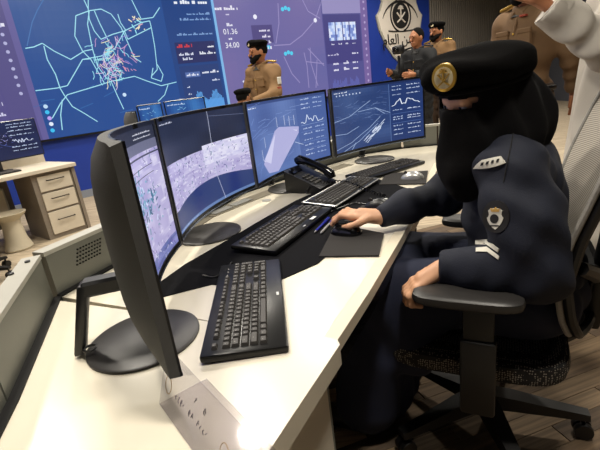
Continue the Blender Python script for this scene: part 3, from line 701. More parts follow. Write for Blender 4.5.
# ================================================================== KEYBOARDS
U = .0186
def key_rows():
    rows = []  # (x, y, w, h) in units from the left front corner
    for x in [0]+[2+i for i in range(4)]+[6.5+i for i in range(4)]+[11+i for i in range(4)]: rows.append((x, 5.35, 1, .8))
    rows += [(i, 4, 1, 1) for i in range(13)]+[(13, 4, 2, 1), (0, 3, 1.5, 1)]+[(1.5+i, 3, 1, 1) for i in range(12)]+[(13.5, 3, 1.5, 1), (0, 2, 1.75, 1)]
    rows += [(1.75+i, 2, 1, 1) for i in range(11)]+[(12.75, 2, 2.25, 1), (0, 1, 2.25, 1)]+[(2.25+i, 1, 1, 1) for i in range(10)]+[(12.25, 1, 2.75, 1)]
    rows += [(0, 0, 1.25, 1), (1.25, 0, 1.25, 1), (2.5, 0, 1.25, 1), (3.75, 0, 6.25, 1), (10, 0, 1.25, 1), (11.25, 0, 1.25, 1), (12.5, 0, 1.25, 1), (13.75, 0, 1.25, 1)]
    for i in range(3): rows += [(15.3+i, 4, 1, 1), (15.3+i, 3, 1, 1), (15.3+i, 5.35, 1, .8), (15.3+i, 0, 1, 1)]
    rows.append((16.3, 1, 1, 1))
    for i in range(4): rows.append((18.6+i, 4, 1, 1))
    for i in range(3): rows += [(18.6+i, 3, 1, 1), (18.6+i, 2, 1, 1), (18.6+i, 1, 1, 1)]
    rows += [(21.6, 2, 1, 2), (21.6, 0, 1, 2), (18.6, 0, 2, 1), (20.6, 0, 1, 1)]
    return rows
def cap_geo(wd, hd): 
    a, b, z = wd*U/2-.0012, hd*U/2-.0012, .0065; c, d = a-.0028, b-.0028
    return [(-a, -b, 0), (a, -b, 0), (a, b, 0), (-a, b, 0), (-c, -d, z), (c, -d, z), (c, d, z), (-c, d, z)], [(4, 5, 6, 7), (0, 1, 5, 4), (1, 2, 6, 5), (2, 3, 7, 6), (3, 0, 4, 7)]
capmesh = {}
def keyboard(label, corners, z, lift=.0, individual=False, frame_mat='kb_body', palm=.035, mirror=False):
    """corners: two world points: left-front end and right-front end along the user's edge"""
    a, b = np.array(corners[0][:2]), np.array(corners[1][:2]); d = (b-a)/np.linalg.norm(b-a); ang = math.atan2(d[1], d[0])
    KL, KD = .452, 6.4*U+palm+.022
    mid = (a+b)/2
    t = thing('keyboard', label, 'keyboard', (mid[0], mid[1], z), ang, 'keyboards on the desk', rot=(lift, 0, ang))
    MB().box((0, KD/2, .009), (KL, KD, .018), bev=.006, seg=2).build('body', 'kb_body', t)
    if frame_mat != 'kb_body':
        m = MB(); hx, y1 = KL/2, KD
        m.tube([(-hx, 0, .016), (hx, 0, .016), (hx, y1, .016), (-hx, y1, .016), (-hx, 0, .016)], .0035, 6, False); m.build('rim', frame_mat, t)
    ox, oy = -22.6*U/2, palm+.006
    allk = MB()
    for (x, y, wd, hd) in key_rows():
        c = (ox+(x+wd/2)*U, oy+(y+hd/2)*U, .0182)
        if individual:
            if (wd, hd) not in capmesh:
                me = MB().add(*cap_geo(wd, hd)).mesh('key', 0); me.materials.append(MAT['key']); capmesh[(wd, hd)] = me
            o = link('key', capmesh[(wd, hd)], t); o.location = c
        else:
            V, Fc = cap_geo(wd, hd); allk.add([(v[0]+c[0], v[1]+c[1], v[2]+c[2]) for v in V], Fc)
    lg = MB()
    for (x, y, wd, hd) in key_rows():
        if wd > 3: continue
        c = (ox+(x+wd/2)*U-.002, oy+(y+hd/2)*U+.001, .0251); lg.add([(c[0]-.0011, c[1]-.0011, c[2]), (c[0]+.0011, c[1]-.0011, c[2]), (c[0]+.0011, c[1]+.0011, c[2]), (c[0]-.0011, c[1]+.0011, c[2])], [(0, 1, 2, 3)])
    if not individual: o = allk.build('keycaps', 'key', t, 0); o['kind'] = 'stuff'
    o = lg.build('key_legends', 'legend', t, 0); o['kind'] = 'stuff'
    m = MB()
    for k in range(3): m.box((ox+(19+k*1.1)*U, oy+5.8*U, .0185), (.004, .003, .001))
    m.build('indicator_lights', 'legend', t, 0)
    MB().box((.0, palm*.42, .0184), (.016, .006, .0008)).build('logo_mark', 'silver_light', t, 0)
    return t
keyboard('large black keyboard nearest the camera at the desk bend', [(-.052, .715), (-.072, 1.165)], DZ, .03, True, palm=.034)
keyboard('black keyboard beside the blue pens with a white sticker', [(-.085, 1.215), (.135, 1.61)], DZ+.005, .05, palm=.03)
keyboard('black keyboard with silver rim tangled in the coiled cord', [(.150, 1.62), (.400, 1.985)], DZ+.006, .06, frame_mat='silver_light', palm=.012)
keyboard('black keyboard farthest along the desk in front of the street map monitor', [(.345, 2.03), (.735, 2.30)], DZ, .03, palm=.02)
st = thing('sticker', 'small white label stuck on the black keyboard edge beside the pens', 'sticker', (.05, 1.485, DZ+.028), math.radians(60.9)); MB().box((0, 0, 0), (.035, .014, .0008)).build('label_paper', 'white_plastic', st, 0)

# long black mat below the keyboards
mp_ = [onz(x, y, DZ)[:2] for x, y in [(157, 299), (160, 283), (185, 265), (232, 238), (262, 220), (296, 201), (330, 186), (352, 178), (380, 180), (408, 189), (400, 203), (380, 216), (352, 230), (332, 252), (318, 264), (284, 279), (240, 288), (212, 285)]]
def smooth_poly(p, n=3):
    q = []
    for i in range(len(p)):
        p0, p1, p2, p3 = [np.array(p[(i+k) % len(p)]) for k in (-1, 0, 1, 2)]
        for t in range(n):
            t = t/n; q.append(tuple(.5*((2*p1)+(-p0+p2)*t+(2*p0-5*p1+4*p2-p3)*t*t+(-p0+3*p1-3*p2+p3)*t**3)))
    return q
tag(MB().prism([tuple(p) for p in mp_], DZ+.0002, DZ+.003).build('desk_mat', 'mat_black', smooth=0), 'long black mat lying under the row of keyboards', 'desk mat')

# mouse pads and mice
def pad(label, pts, z=DZ+.0032):
    tag(MB().prism([tuple(onz(x, y, z)[:2]) for x, y in pts], z, z+.003).build('mouse_pad', 'pad', smooth=0), label, 'mouse pad', 'mouse pads')
pad('dark grey mouse pad under the hand', [(319, 257), (379, 256), (384, 234), (336, 224)])
pad('dark grey mouse pad under the black mouse with white sticker', [(344, 222), (362, 206), (404, 203), (409, 212), (385, 222)])
pad('dark grey mouse pad under the silver mouse', [(379, 185), (386, 174), (428, 171), (426, 184)])
def mouse(label, c, dirv, top, mark=None):
    t = thing('mouse', label, 'mouse', (c[0], c[1], DZ+.0064), math.atan2(dirv[1], dirv[0]), 'computer mice')
    def f(u, v):
        a = 2*math.pi*u; r = math.sin(math.pi/2*min(1, v*1.0)); p = lambda q, e: math.copysign(abs(q)**e, q)
        k = math.cos(math.pi/2*v); x = .054*p(math.cos(a), .8)*k**.55; y = .031*p(math.sin(a), .85)*k**.55*(1-.12*math.cos(a))
        return Vector((x, y, .036*(v**.8)*(1-.25*(x/.054)**2-.12*x/.054)))
    MB().grid(f, 28, 10, True).build('shell', top, t)
    MB().lathe([(.008, -.003), (.008, .003)], 14, Matrix.Translation((.03, 0, .0295)) @ Matrix.Rotation(math.pi/2, 4, 'X')).build('scroll_wheel', 'base_grey', t)
    MB().box((.012, 0, .0345), (.05, .001, .001)).build('button_seam', 'dark_void', t, 0)
    if mark: MB().box((-.028, -.010, .029), (.014, .012, .002), None).build('sticker', 'white_plastic', t, 0)
    return t
mouse('black mouse held under the hand', (.150, 1.335), (-.87, .48), 'black_gloss')
mouse('black mouse with a small white sticker on the middle pad', (.312, 1.585), (-.93, .35), 'black_plastic', True)
mouse('silver and black mouse on the farthest pad', (.560, 1.975), (-.93, .36), 'silver_light')

# pens
for lab, p, q, c1 in (('blue ballpoint pen beside the mouse pad, nearer the keyboard', (316, 231), (331, 216), 'pen_blue'), ('clear barrelled pen with blue cap lying against the mouse pad', (322, 232), (336, 217), 'silver_light')):
    a, b = Vector(onz(*p, DZ+.008)), Vector(onz(*q, DZ+.008)); L = (b-a).length; d = (b-a).normalized()
    t = thing('pen', lab, 'pen', (a.x, a.y, DZ+.0085), math.atan2(d.y, d.x), 'pens'); L = .142
    MB().tube([(0, 0, 0), (L*.62, 0, 0)], .0042, 10).build('barrel', c1, t); MB().tube([(L*.6, 0, 0), (L*.98, 0, 0), (L, 0, 0)], [.0052, .005, .003], 10).build('cap', 'pen_blue', t)
    MB().tube([(-.016, 0, 0), (-.002, 0, 0)], [.001, .004], 10).build('tip', 'silver_light', t); MB().box((L*.8, 0, .0062), (.04, .003, .0015)).build('clip', 'pen_blue', t)

# desk phone and cords
ph = thing('desk_phone', 'black desk telephone with handset before the building block monitor', 'telephone', (.075, 2.05, DZ), math.radians(-32))
MB().prism([(-.09, 0), (.10, 0), (.10, .025), (-.09, .11)], -.085, .085, Matrix.Rotation(math.pi/2, 4, 'X')).build('body', 'black_plastic', ph)
mb = MB(); R_ = Matrix.Translation((0, .0, .074)) @ Matrix.Rotation(math.radians(24.1), 4, 'Y')
mb = MB()
for i in range(4):
    for j in range(3): mb.box((-.0+i*.022, -.005-j*.024, .0), (.014, .017, .006), R_, .002)
mb.build('keypad', 'key', ph); MB().box((-.062, -.03, .002), (.035, .08, .004), R_).build('display_window', 'black_gloss', ph)
R2 = R_ @ Matrix.Translation((-.005, .058, .022))
mb = MB(); mb.tube([R2 @ Vector(p) for p in ((-.105, 0, -.012), (-.09, 0, .004), (-.05, 0, .012), (0, 0, .014), (.05, 0, .012), (.09, 0, .004), (.105, 0, -.012))], [.02, .024, .019, .017, .019, .024, .02], 12); mb.build('handset', 'black_gloss', ph)
MB().box((-.06, -.05, .06), (.012, .012, .12)).build('prop_leg', 'black_plastic', ph)
def spline(pts, n=8):
    P = [np.array(p, float) for p in pts]; P = [P[0]]+P+[P[-1]]; o = []
    for i in range(1, len(P)-2):
        for t in range(n):
            t = t/n; p0, p1, p2, p3 = P[i-1:i+3]; o.append(.5*(2*p1+(-p0+p2)*t+(2*p0-5*p1+4*p2-p3)*t*t+(-p0+3*p1-3*p2+p3)*t**3))
    return o+[P[-1]]
def coil(pts, r, k, pr):
    b = spline(pts, 40); o = []
    for i in range(len(b)-1):
        t = b[i+1]-b[i]; t = t/(np.linalg.norm(t)+1e-9); s = np.cross(t, [0, 0, 1.]); s /= np.linalg.norm(s)+1e-9; q = np.cross(s, t); a = i*k; o.append(b[i]+r*(math.cos(a)*s+math.sin(a)*q))
    return MB().tube(o, pr, 5)
g = lambda x, y, z=DZ+.034: onz(x, y, z)
tag(coil([g(306, 193, DZ+.02), g(312, 186), g(328, 182), g(345, 182), g(360, 187), g(372, 192, DZ+.014), g(386, 196, DZ+.012)], .006, .9, .0022).build('phone_cord', 'black_gloss'), 'coiled black phone cord lying across the silver rimmed keyboard', 'cord')
tag(MB().tube(spline([g(386, 196, DZ+.008), g(372, 204, DZ+.008), g(355, 203, DZ+.008), g(342, 207, DZ+.008), g(330, 212, DZ+.008)]), .0025, 6).build('mouse_cable', 'black_plastic'), 'thin black cable on the mat beside the mouse with sticker', 'cord')
tag(MB().tube(spline([onz(203, 275, DZ+.006), onz(214, 277, DZ+.006), onz(224, 271, DZ+.006), onz(232, 262, DZ+.006)]), .0025, 6).build('keyboard_cable', 'black_plastic'), 'short black cable on the mat left of the nearest keyboard', 'cord')
tag(MB().tube(spline([(-.55, 1.19, DZ+.012), (-.50, 1.17, DZ+.05), (-.46, 1.17, DZ+.12), (-.43, 1.16, DZ+.2)]), .004, 6).build('monitor_cable', 'silver_light'), 'pale cable rising behind the nearest monitor', 'cord')

# acrylic name stand at the bottom edge
sa_ = math.radians(-54.2); SL, SH = .30, .105
sg = thing('name_stand', 'clear acrylic name stand with printed lettering at the bottom edge of the desk', 'sign', tuple(onz(160, 405, DZ))[:2]+(DZ+.0025,), sa_)
Rl = Matrix.Rotation(math.radians(-20), 4, 'X')  # the sheet leans back, away from the lettering
MB().box((SL/2, 0, SH/2), (SL, .003, SH), Rl, .0008).build('front_sheet', 'acrylic', sg, 0)
MB().box((SL/2, .045, .0), (SL, .09, .003), None, .0008).build('foot_sheet', 'acrylic', sg, 0)
mb = MB(); random.seed(5)
def stroke(x, z, n, s):
    for k in range(n):
        a0, a1 = random.uniform(0, 2), random.uniform(3, 5)
        mb.tube([Rl @ Vector((x+k*s*1.4+s*.5*math.cos(a)*random.uniform(.6, 1.1), -.002, z+s*.5*math.sin(a))) for a in np.linspace(a0, a1, 6)], .0007, 4)
        if random.random() < .6: mb.box((x+k*s*1.4, -.002, z+s*.8), (.0018, .0012, .0018), Rl)
for x, n in ((.065, 4), (.115, 2), (.145, 4)): stroke(x, .045, n, .007)
for x, n in ((.13, 1), (.16, 1)): stroke(x, .072, n, .007)
mb.build('printed_lettering', 'ink', sg)
mb = MB()
for cxx in (.03, .225): mb.tube([Rl @ Vector((cxx+.012*math.cos(a), -.002, .05+.015*math.sin(a))) for a in np.linspace(0, 6.28, 15)], .0006, 4)
mb.build('printed_emblem', 'ink_gold', sg)
#PEOPLE
# ================================================================== OFFICE CHAIR (local: faces +X, left is +Y)
def office_chair(label, loc, ang):
    t = thing('office_chair', label, 'chair', loc, ang, 'office chairs')
    MB().lathe([(.034, .09), (.04, .10), (.04, .15), (.026, .16), (.026, .35)], 20).build('gas_column', 'chair_black', t)
    for k in range(5):
        a = math.radians(BASE_A+72*k); Mx = RZ(a)
        lg = MB(); V = []
        for x, wd, z0, z1 in ((.0, .036, .095, .150), (.10, .034, .093, .138), (.22, .027, .085, .115), (.325, .022, .078, .098)):
            V += [(x, -wd, z0), (x, wd, z0), (x, wd*.8, z1), (x, -wd*.8, z1)]
        fs = [(3, 2, 1, 0), (12, 13, 14, 15)]+[(4*i+j, 4*i+(j+1) % 4, 4*i+4+(j+1) % 4, 4*i+4+j) for i in range(3) for j in range(4)]
        lg.add([Mx @ Vector(v) for v in V], fs); o = lg.build('base_leg', 'chair_black', t, 20)
        c = MB()
        for s in (-1, 1): c.lathe([(.012, -.010), (.028, -.010), (.030, 0), (.028, .010), (.012, .010)], 16, Mx @ Matrix.Translation((.31, s*.015, .031)) @ Matrix.Rotation(math.pi/2, 4, 'X'))
        c.tube([Mx @ Vector((.31, 0, .03)), Mx @ Vector((.31, 0, .082))], .008, 8); c.build('caster', 'chair_black', o)
    MB().superq((.03, 0, .405), (.265, .25, .045), .45, .42, 36, 12).build('seat', 'seat_fabric', t)
    MB().box((0, 0, .35), (.26, .2, .05), bev=.015, seg=2).build('seat_mechanism', 'chair_black', t)
    for s in (1, -1):
        p = MB(); p.superq((.03, s*.30, .665), (.135, .05, .018), .5, .55, 28, 10); a = p.build('armrest', 'arm_pad', t)
        MB().box((.0, s*.31, .545), (.075, .026, .23), bev=.007, seg=2).build('arm_post', 'chair_black', a)
        m = MB(); m.box((-.0, s*.315, .44), (.088, .036, .23), bev=.008, seg=2); m.box((0, s*.22, .345), (.07, .2, .03), bev=.006); m.build('arm_sleeve', 'chair_black', a)
    prof = lambda z: np.interp(z, [.50, .58, .68, .80, .95, 1.08, 1.16], [-.262, -.232, -.215, -.238, -.285, -.33, -.355])
    half = lambda z: float(np.interp(z, [.50, .53, .60, .72, .95, 1.07, 1.13, 1.16], [.15, .195, .222, .232, .236, .215, .17, .11]))
    def sh(u, v, off=0):
        z = .50+.66*v; y = (2*u-1)*half(z); return Vector((prof(z)+.045*((2*u-1)**2)-off, y, z))
    m = MB(); m.grid(lambda u, v: sh(u, v), 20, 28); m.grid(lambda u, v: sh(u, v, .006), 20, 28); bk = m.build('back_mesh', 'chair_mesh', t)
    edge = [sh(0, i/28, .003) for i in range(29)]+[sh(i/10, 1, .003) for i in range(1, 10)]+[sh(1, 1-i/28, .003) for i in range(29)]+[sh(1-i/10, 0, .003) for i in range(1, 11)]
    MB().tube(edge, .0075, 8, False).build('edge_piping', 'braid', bk)
    fr_ = MB(); fr_.tube([Vector((p.x-.022, p.y*.96, p.z)) for p in edge], .013, 8, False)
    fr_.build('back_frame', 'chair_black', t)
    sp = MB(); sp.box((-.315, 0, .70), (.045, .07, .40), Matrix.Translation((0, 0, 0)) @ Matrix.Rotation(math.radians(-6), 4, 'Y') @ Matrix.Translation((.075, 0, -.02)), .012, 2); sp.build('back_spine', 'chair_black', t)
    for s in (1, -1):
        MB().tube([(-.29, 0, .62), (-.275, s*.10, .66), (-.225, s*.20, .72)], [.026, .023, .018], 8).build('back_arm', 'chair_black', t); MB().tube([(-.31, 0, .86), (-.31, s*.10, .92), (-.275, s*.21, .98)], [.026, .022, .016], 8).build('back_arm', 'chair_black', t)
    MB().tube([(-.29, 0, .60), (-.26, 0, .44), (-.16, 0, .355), (0, 0, .355)], [.03, .032, .03, .03], 10).build('back_bracket', 'chair_black', t)
    return t
CH = (.56, 1.21); CHA = math.radians(153)
BASE_A = -20-153
chair = office_chair('office chair with pale mesh back and speckled seat under the seated person in navy', (CH[0], CH[1], .0055), CHA)

# ================================================================== SEATED PERSON
pr = thing('person', 'person in navy uniform, black beret and face veil seated with one hand on the mouse', 'person', (CH[0], CH[1], .0))
PI_ = Vector((CH[0], CH[1], 0))
class Off:  # builders below use world coordinates; shift into the person's frame
    pass
def W2(prims): 
    o = []
    for p in prims:
        if p[0] == 'c': o.append(('c', np.array(p[1])-PI_, np.array(p[2])-PI_, p[3], p[4]))
        else: o.append((p[0], np.array(p[1])-PI_)+tuple(p[2:]))
    return o
Ls, Le, Lw = np.array((.540, 1.02, .965)), np.array((.575, .955, .715)), np.array((.365, 1.045, .715))
Rs, Re, Rw = np.array((.70, 1.35, .96)), np.array((.500, 1.385, .82)), np.array((.262, 1.318, .795))
hip = np.array((.665, 1.165, .58)); chest = np.array((.635, 1.195, .86)); neck = np.array((.585, 1.205, 1.03))
Hc = np.array((.525, 1.175, 1.135))
fd = math.radians(196); hp = math.radians(-7)
hx = np.array((math.cos(fd)*math.cos(hp), math.sin(fd)*math.cos(hp), math.sin(hp))); hy = np.array((-math.sin(fd), math.cos(fd), 0)); hz = np.cross(hx, hy)
HR = np.stack([hx, hy, hz], 1)
hl = lambda x, y, z: Hc+hx*x+hy*y+hz*z
bu = np.array((-.90, .436, 0)); bl_ = np.array((-.436, -.90, 0))
BR = np.stack([bu, bl_, np.array((0, 0, 1.))], 1)
Lk = np.array((.235, 1.22, .575)); Rk = np.array((.33, 1.43, .575)); Lf = np.array((.17, 1.24, .09)); Rf = np.array((.27, 1.46, .09))
core = [('e', hip, (.13, .17, .12), BR), ('e', chest, (.105, .155, .19), BR), ('c', chest, neck, .10, .055), ('c', neck, Hc-hz*.03, .05, .055),
        ('c', Ls, Le, .05, .042), ('c', Le, Lw, .042, .028), ('c', Rs, Re, .05, .042), ('c', Re, Rw, .042, .028),
        ('c', hip+bl_*.09, Lk, .085, .06), ('c', Lk, Lf, .055, .04), ('c', hip-bl_*.09, Rk, .085, .06), ('c', Rk, Rf, .055, .04), ('c', Lf, Lf+bu*.14-np.array((0, 0, .05)), .04, .03), ('c', Rf, Rf+bu*.14-np.array((0, 0, .05)), .04, .03)]
headp = [('e', hl(-.01, 0, .02), (.098, .076, .105), HR), ('c', hl(.035, 0, -.06), hl(.05, 0, -.075), .045, .03), ('c', hl(.082, 0, .0), hl(.092, 0, -.03), .009, .011),
         ('c', hl(.07, -.035, .02), hl(.078, .035, .02), .018, .018), ('c', hl(-.02, 0, -.05), neck, .05, .05), ('e', hl(0, .078, -.01), (.02, .01, .03), HR), ('e', hl(0, -.078, -.01), (.02, .01, .03), HR), ('c', hl(.08, -.018, -.065), hl(.08, .018, -.065), .008, .008)]
body = MB(); sdf_add(body, W2(core), .013, .03); sdf_add(body, W2(headp), .005, .02)
# right hand resting on the mouse
def hand(mb, wrist, palm_c, fdir, side, upv, fingers, thumb, cell=.0032):
    P = [('c', wrist, palm_c, .026, .024)]
    for s in (-.024, -.008, .008, .024): P.append(('c', wrist+side*s*.6, palm_c+side*s+fdir*.026, .013, .0115))
    sdf_prims = P
    allp = list(P)
    for f in fingers:
        for a, b, ra, rb in zip(f[:-1], f[1:], (.0098, .0088, .0078), (.0088, .0078, .0066)): allp.append(('c', a, b, ra, rb))
    for a, b, ra, rb in zip(thumb[:-1], thumb[1:], (.014, .011, .0095), (.011, .0095, .0075)): allp.append(('c', a, b, ra, rb))
    sdf_add(mb, W2(allp), cell, .007)
fdv = np.array((-.90, .43, 0)); fdv /= np.linalg.norm(fdv); sv = np.array((-.43, -.90, 0)); zv = np.array((0, 0, 1.))
pc = np.array((.205, 1.345, .800))
fg = []
for s, L in ((.028, .92), (.010, 1.05), (-.009, 1.0), (-.027, .8)):
    k = pc+sv*s+fdv*.028+zv*.002
    fg.append([k, k+fdv*.034*L+sv*s*.15+zv*.006, k+fdv*.058*L+sv*s*.25-zv*.012, k+fdv*.070*L+sv*s*.28-zv*.028*L])
th = [pc-fdv*.03+sv*.022-zv*.004, pc-fdv*.005+sv*.046-zv*.012, pc+fdv*.026+sv*.052-zv*.022, pc+fdv*.048+sv*.046-zv*.026]
hand(body, Rw, pc, fdv, sv, zv, fg, th)
# left hand lying in the lap, fingers curled
ld = np.array((-.86, .10, -.50)); ld /= np.linalg.norm(ld); ls = np.array((.1, .98, .02)); ln = np.cross(ld, ls)
lc = Lw+ld*.055; fg = []
for s, L in ((.027, .9), (.009, 1.05), (-.009, 1.0), (-.026, .8)):
    k = lc+ls*s+ld*.026; fg.append([k, k+ld*.03*L+np.array((0, 0, -.01)), k+ld*.042*L+np.array((.012, 0, -.032)), k+ld*.03*L+np.array((.03, 0, -.045))])
th = [lc-ld*.02+ls*.026, lc+ls*.042+np.array((0, 0, -.008)), lc+ld*.026+ls*.046+np.array((0, 0, -.02)), lc+ld*.045+ls*.04+np.array((0, 0, -.03))]
hand(body, Lw, lc, ld, ls, ln, fg, th)
body.build('body', 'skin', pr, 70)
for s in (-1, 1):
    e = sdf_build('eye', W2([('e', hl(.078, s*.031, .004), (.012, .014, .0085), HR)]), 'eye_white', pr, .003, .005)
    sdf_build('iris', W2([('e', hl(.0875, s*.031, .004), (.004, .006, .006), HR)]), 'eye_dark', e, .0018, .005)
    sdf_build('eyebrow', W2([('c', hl(.088, s*.014, .020), hl(.078, s*.048, .021), .0035, .002)]), 'hair', pr, .0018, .003)
# jacket
def wr(ax, fr_, am): return lambda X, Y, Z: am*np.sin(fr_*(X*ax[0]+Y*ax[1]+Z*ax[2])+2.2*np.sin(9*X+7*Z)+1.7*np.sin(11*Y-5*Z))
JWR = lambda X, Y, Z: .0045*np.sin(29*X+16*Y+42*Z+2.2*np.sin(9*X+7*Z)+1.7*np.sin(11*Y-5*Z))+.0022*np.sin(70*X-40*Z+3*np.sin(14*Y+18*X))
jk = [('e', hip+np.array((-.01, 0, .05)), (.165, .195, .15), BR), ('e', chest+np.array((0, 0, -.05)), (.14, .185, .2), BR), ('e', chest+np.array((-.01, 0, .06)), (.125, .185, .115), BR), ('c', neck-np.array((0, 0, .06)), neck-np.array((0, 0, .02)), .085, .06),
      ('c', Ls+np.array((.01, .03, -.005)), Ls*.5+Le*.5, .088, .088), ('c', Ls*.5+Le*.5, Le, .088, .080), ('c', Le, Le*.45+Lw*.55, .073, .062), ('c', Le*.45+Lw*.55, Lw+np.array((.012, 0, 0)), .062, .048),
      ('c', Rs+np.array((0, -.02, -.01)), Re, .078, .066), ('c', Re, Re*.4+Rw*.6, .060, .050), ('c', Re*.4+Rw*.6, Rw+np.array((.015, 0, 0)), .050, .040)]
def jclip(X, Y, Z):
    d = -(Z-.50)
    for wpt, dirn in ((Lw-PI_, (Lw-Le)), (Rw-PI_, (Rw-Re))):
        n = dirn/np.linalg.norm(dirn); a = (X-wpt[0])*n[0]+(Y-wpt[1])*n[1]+(Z-wpt[2])*n[2]
        near = np.sqrt((X-wpt[0])**2+(Y-wpt[1])**2+(Z-wpt[2])**2) < .11
        d = np.maximum(d, np.where(near, a-.004, -1))
    return d
sdf_build('jacket', W2(jk), 'navy', pr, .0075, .035, 0, jclip, JWR)
# skirt and shoes
sk = [('e', hip, (.165, .205, .12), BR), ('c', hip+bl_*.08, Lk+np.array((.02, 0, .01)), .125, .095), ('c', hip-bl_*.08, Rk+np.array((.02, 0, .01)), .125, .095), ('c', Lk, Rk, .085, .085),
      ('c', Lk+np.array((-.005, .0, .0)), Lf+np.array((-.01, 0, .06)), .092, .11), ('c', Rk, Rf+np.array((-.01, 0, .06)), .092, .11), ('c', Lk*.5+Rk*.5, (Lf+Rf)*.5+np.array((0, 0, .06)), .11, .15), ('c', Lk+np.array((.10, -.05, -.02)), Lk+np.array((.07, -.06, -.20)), .085, .075)]
sdf_build('skirt', W2(sk), 'navy_skirt', pr, .010, .05, 0, lambda X, Y, Z: .035-Z, wr((20, 30, 6), 1.5, .006))
for f in (Lf, Rf): sdf_build('shoe', W2([('c', f-np.array((0, 0, .04)), f+bu*.17-np.array((0, 0, .05)), .048, .042)]), 'black_plastic', pr, .01, .02, 0, lambda X, Y, Z: .008-Z)
# veil with an eye slit
HRi = HR
def hloc(X, Y, Z):
    x, y, z = X-(Hc-np.array(PI_))[0], Y-(Hc-np.array(PI_))[1], Z-(Hc-np.array(PI_))[2]
    return x*hx[0]+y*hx[1]+z*hx[2], x*hy[0]+y*hy[1]+z*hy[2], x*hz[0]+y*hz[1]+z*hz[2]
ve = [('e', hl(-.015, 0, .015), (.118, .098, .125), HR), ('c', hl(.04, 0, -.05), hl(.035, .0, -.12), .072, .075), ('c', hl(.03, 0, -.11), np.array((.475, 1.16, .955)), .075, .062), ('c', np.array((.475, 1.16, .955)), np.array((.462, 1.145, .90)), .06, .035),
      ('c', hl(-.05, 0, -.04), neck+np.array((.02, 0, .03)), .10, .12), ('c', neck+np.array((.03, 0, .05)), neck+bl_*.07+np.array((.02, 0, .0)), .11, .085), ('c', neck+np.array((.02, 0, .03)), neck-bl_*.07+np.array((.02, 0, 0)), .10, .085), ('c', hl(.02, 0, -.12), np.array((.525, 1.15, .97)), .09, .075)]
def vclip(X, Y, Z):
    a, b, c = hloc(X, Y, Z)
    slit = np.maximum(np.maximum(np.abs(c-.011-.002*np.cos(b*30))-.0135, np.abs(b)-.064), .02-a)
    return -slit
sdf_build('veil', W2(ve), 'black_cloth', pr, .006, .04, 0, vclip, wr((44, 30, 10), 1.5, .0055))
# beret
tl = math.radians(4); bx_ = hx*math.cos(tl)+hz*math.sin(tl); bz_ = np.cross(bx_, hy); BTR = np.stack([bx_, hy, bz_], 1)
be = [('e', hl(.002, .0, .090), (.122, .120, .034), BTR), ('e', hl(.092, -.02, .088), (.044, .080, .040), BTR), ('e', hl(-.02, 0, .07), (.118, .104, .045), BTR), ('e', hl(-.025, .01, .094), (.080, .100, .036), BTR)]
def bclip(X, Y, Z):
    a, b, c = hloc(X, Y, Z); return .040-c
BW = wr((16, 20, 30), 1.7, .004)
bt = sdf_build('beret', W2(be), 'beret_cloth', pr, .006, .045, 0, bclip, BW)
# beret band and badge
mb = MB(); mb.tube([Vector(hl(-.012+.124*math.cos(a), .102*math.sin(a), .043))-PI_ for a in np.linspace(0, 2*math.pi, 33)], .006, 8, False); mb.build('beret_band', 'black_cloth', bt)
bf = frame((0, 0, 0), hy)
def march(prims, k, wfn, px_, py_):
    d = ray(px_, py_); d = d/np.linalg.norm(d); t = .6; o = np.array([0, 0, CAMH]); Q = W2(prims)
    f = lambda q: float(field(Q, k, np.array(q[0]), np.array(q[1]), np.array(q[2]))+wfn(q[0], q[1], q[2]))
    for _ in range(120):
        q = o+d*t-np.array(PI_); v = f(q); t += v*.7
        if abs(v) < 2e-4: break
    h = .004; g_ = np.array([f(q+np.eye(3)[i]*h)-f(q-np.eye(3)[i]*h) for i in range(3)]); g_ /= np.linalg.norm(g_)+1e-9
    return q+np.array(PI_), g_
bc, bn = march(be, .045, BW, 445, 77); tocam = np.array([0, 0, CAMH])-bc; tocam /= np.linalg.norm(tocam)
bn = bn*.5+tocam*.5; bn /= np.linalg.norm(bn); bc = bc+bn*.010; bxx = np.cross(np.array((0, 0, 1.)), bn); bxx /= np.linalg.norm(bxx); byy = np.cross(bn, bxx)
def BM(c, xa, ya, na): c = np.array(c)-np.array(PI_); return Matrix(((xa[0], ya[0], na[0], c[0]), (xa[1], ya[1], na[1], c[1]), (xa[2], ya[2], na[2], c[2]), (0, 0, 0, 1)))
Bm = BM(bc, bxx, byy, bn) @ Matrix.Diagonal((1, 1.15, 1, 1))
bd = MB().lathe([(.029, -.016), (.029, .002), (.026, .004)], 28, Bm).build('beret_badge', 'gold', bt)
MB().lathe([(.0225, .004), (.0225, .0052)], 28, Bm).build('badge_field', 'badge_cream', bd)
mb = MB(); mb.tube([Bm @ Vector(p) for p in ((-.014, -.016, .007), (0, -.006, .007), (.014, .008, .007))], .002, 6); mb.tube([Bm @ Vector(p) for p in ((.014, -.016, .007), (0, -.006, .007), (-.014, .008, .007))], .002, 6)
mb.tube([Bm @ Vector(p) for p in ((0, -.004, .007), (0, .013, .007))], .0025, 6)
for a in range(0, 181, 36): mb.tube([Bm @ Vector((0, .011, .007)), Bm @ Vector((.010*math.cos(math.radians(a)), .012+.008*math.sin(math.radians(a)), .007))], .0018, 5)
mb.build('badge_relief', 'gold', bd)
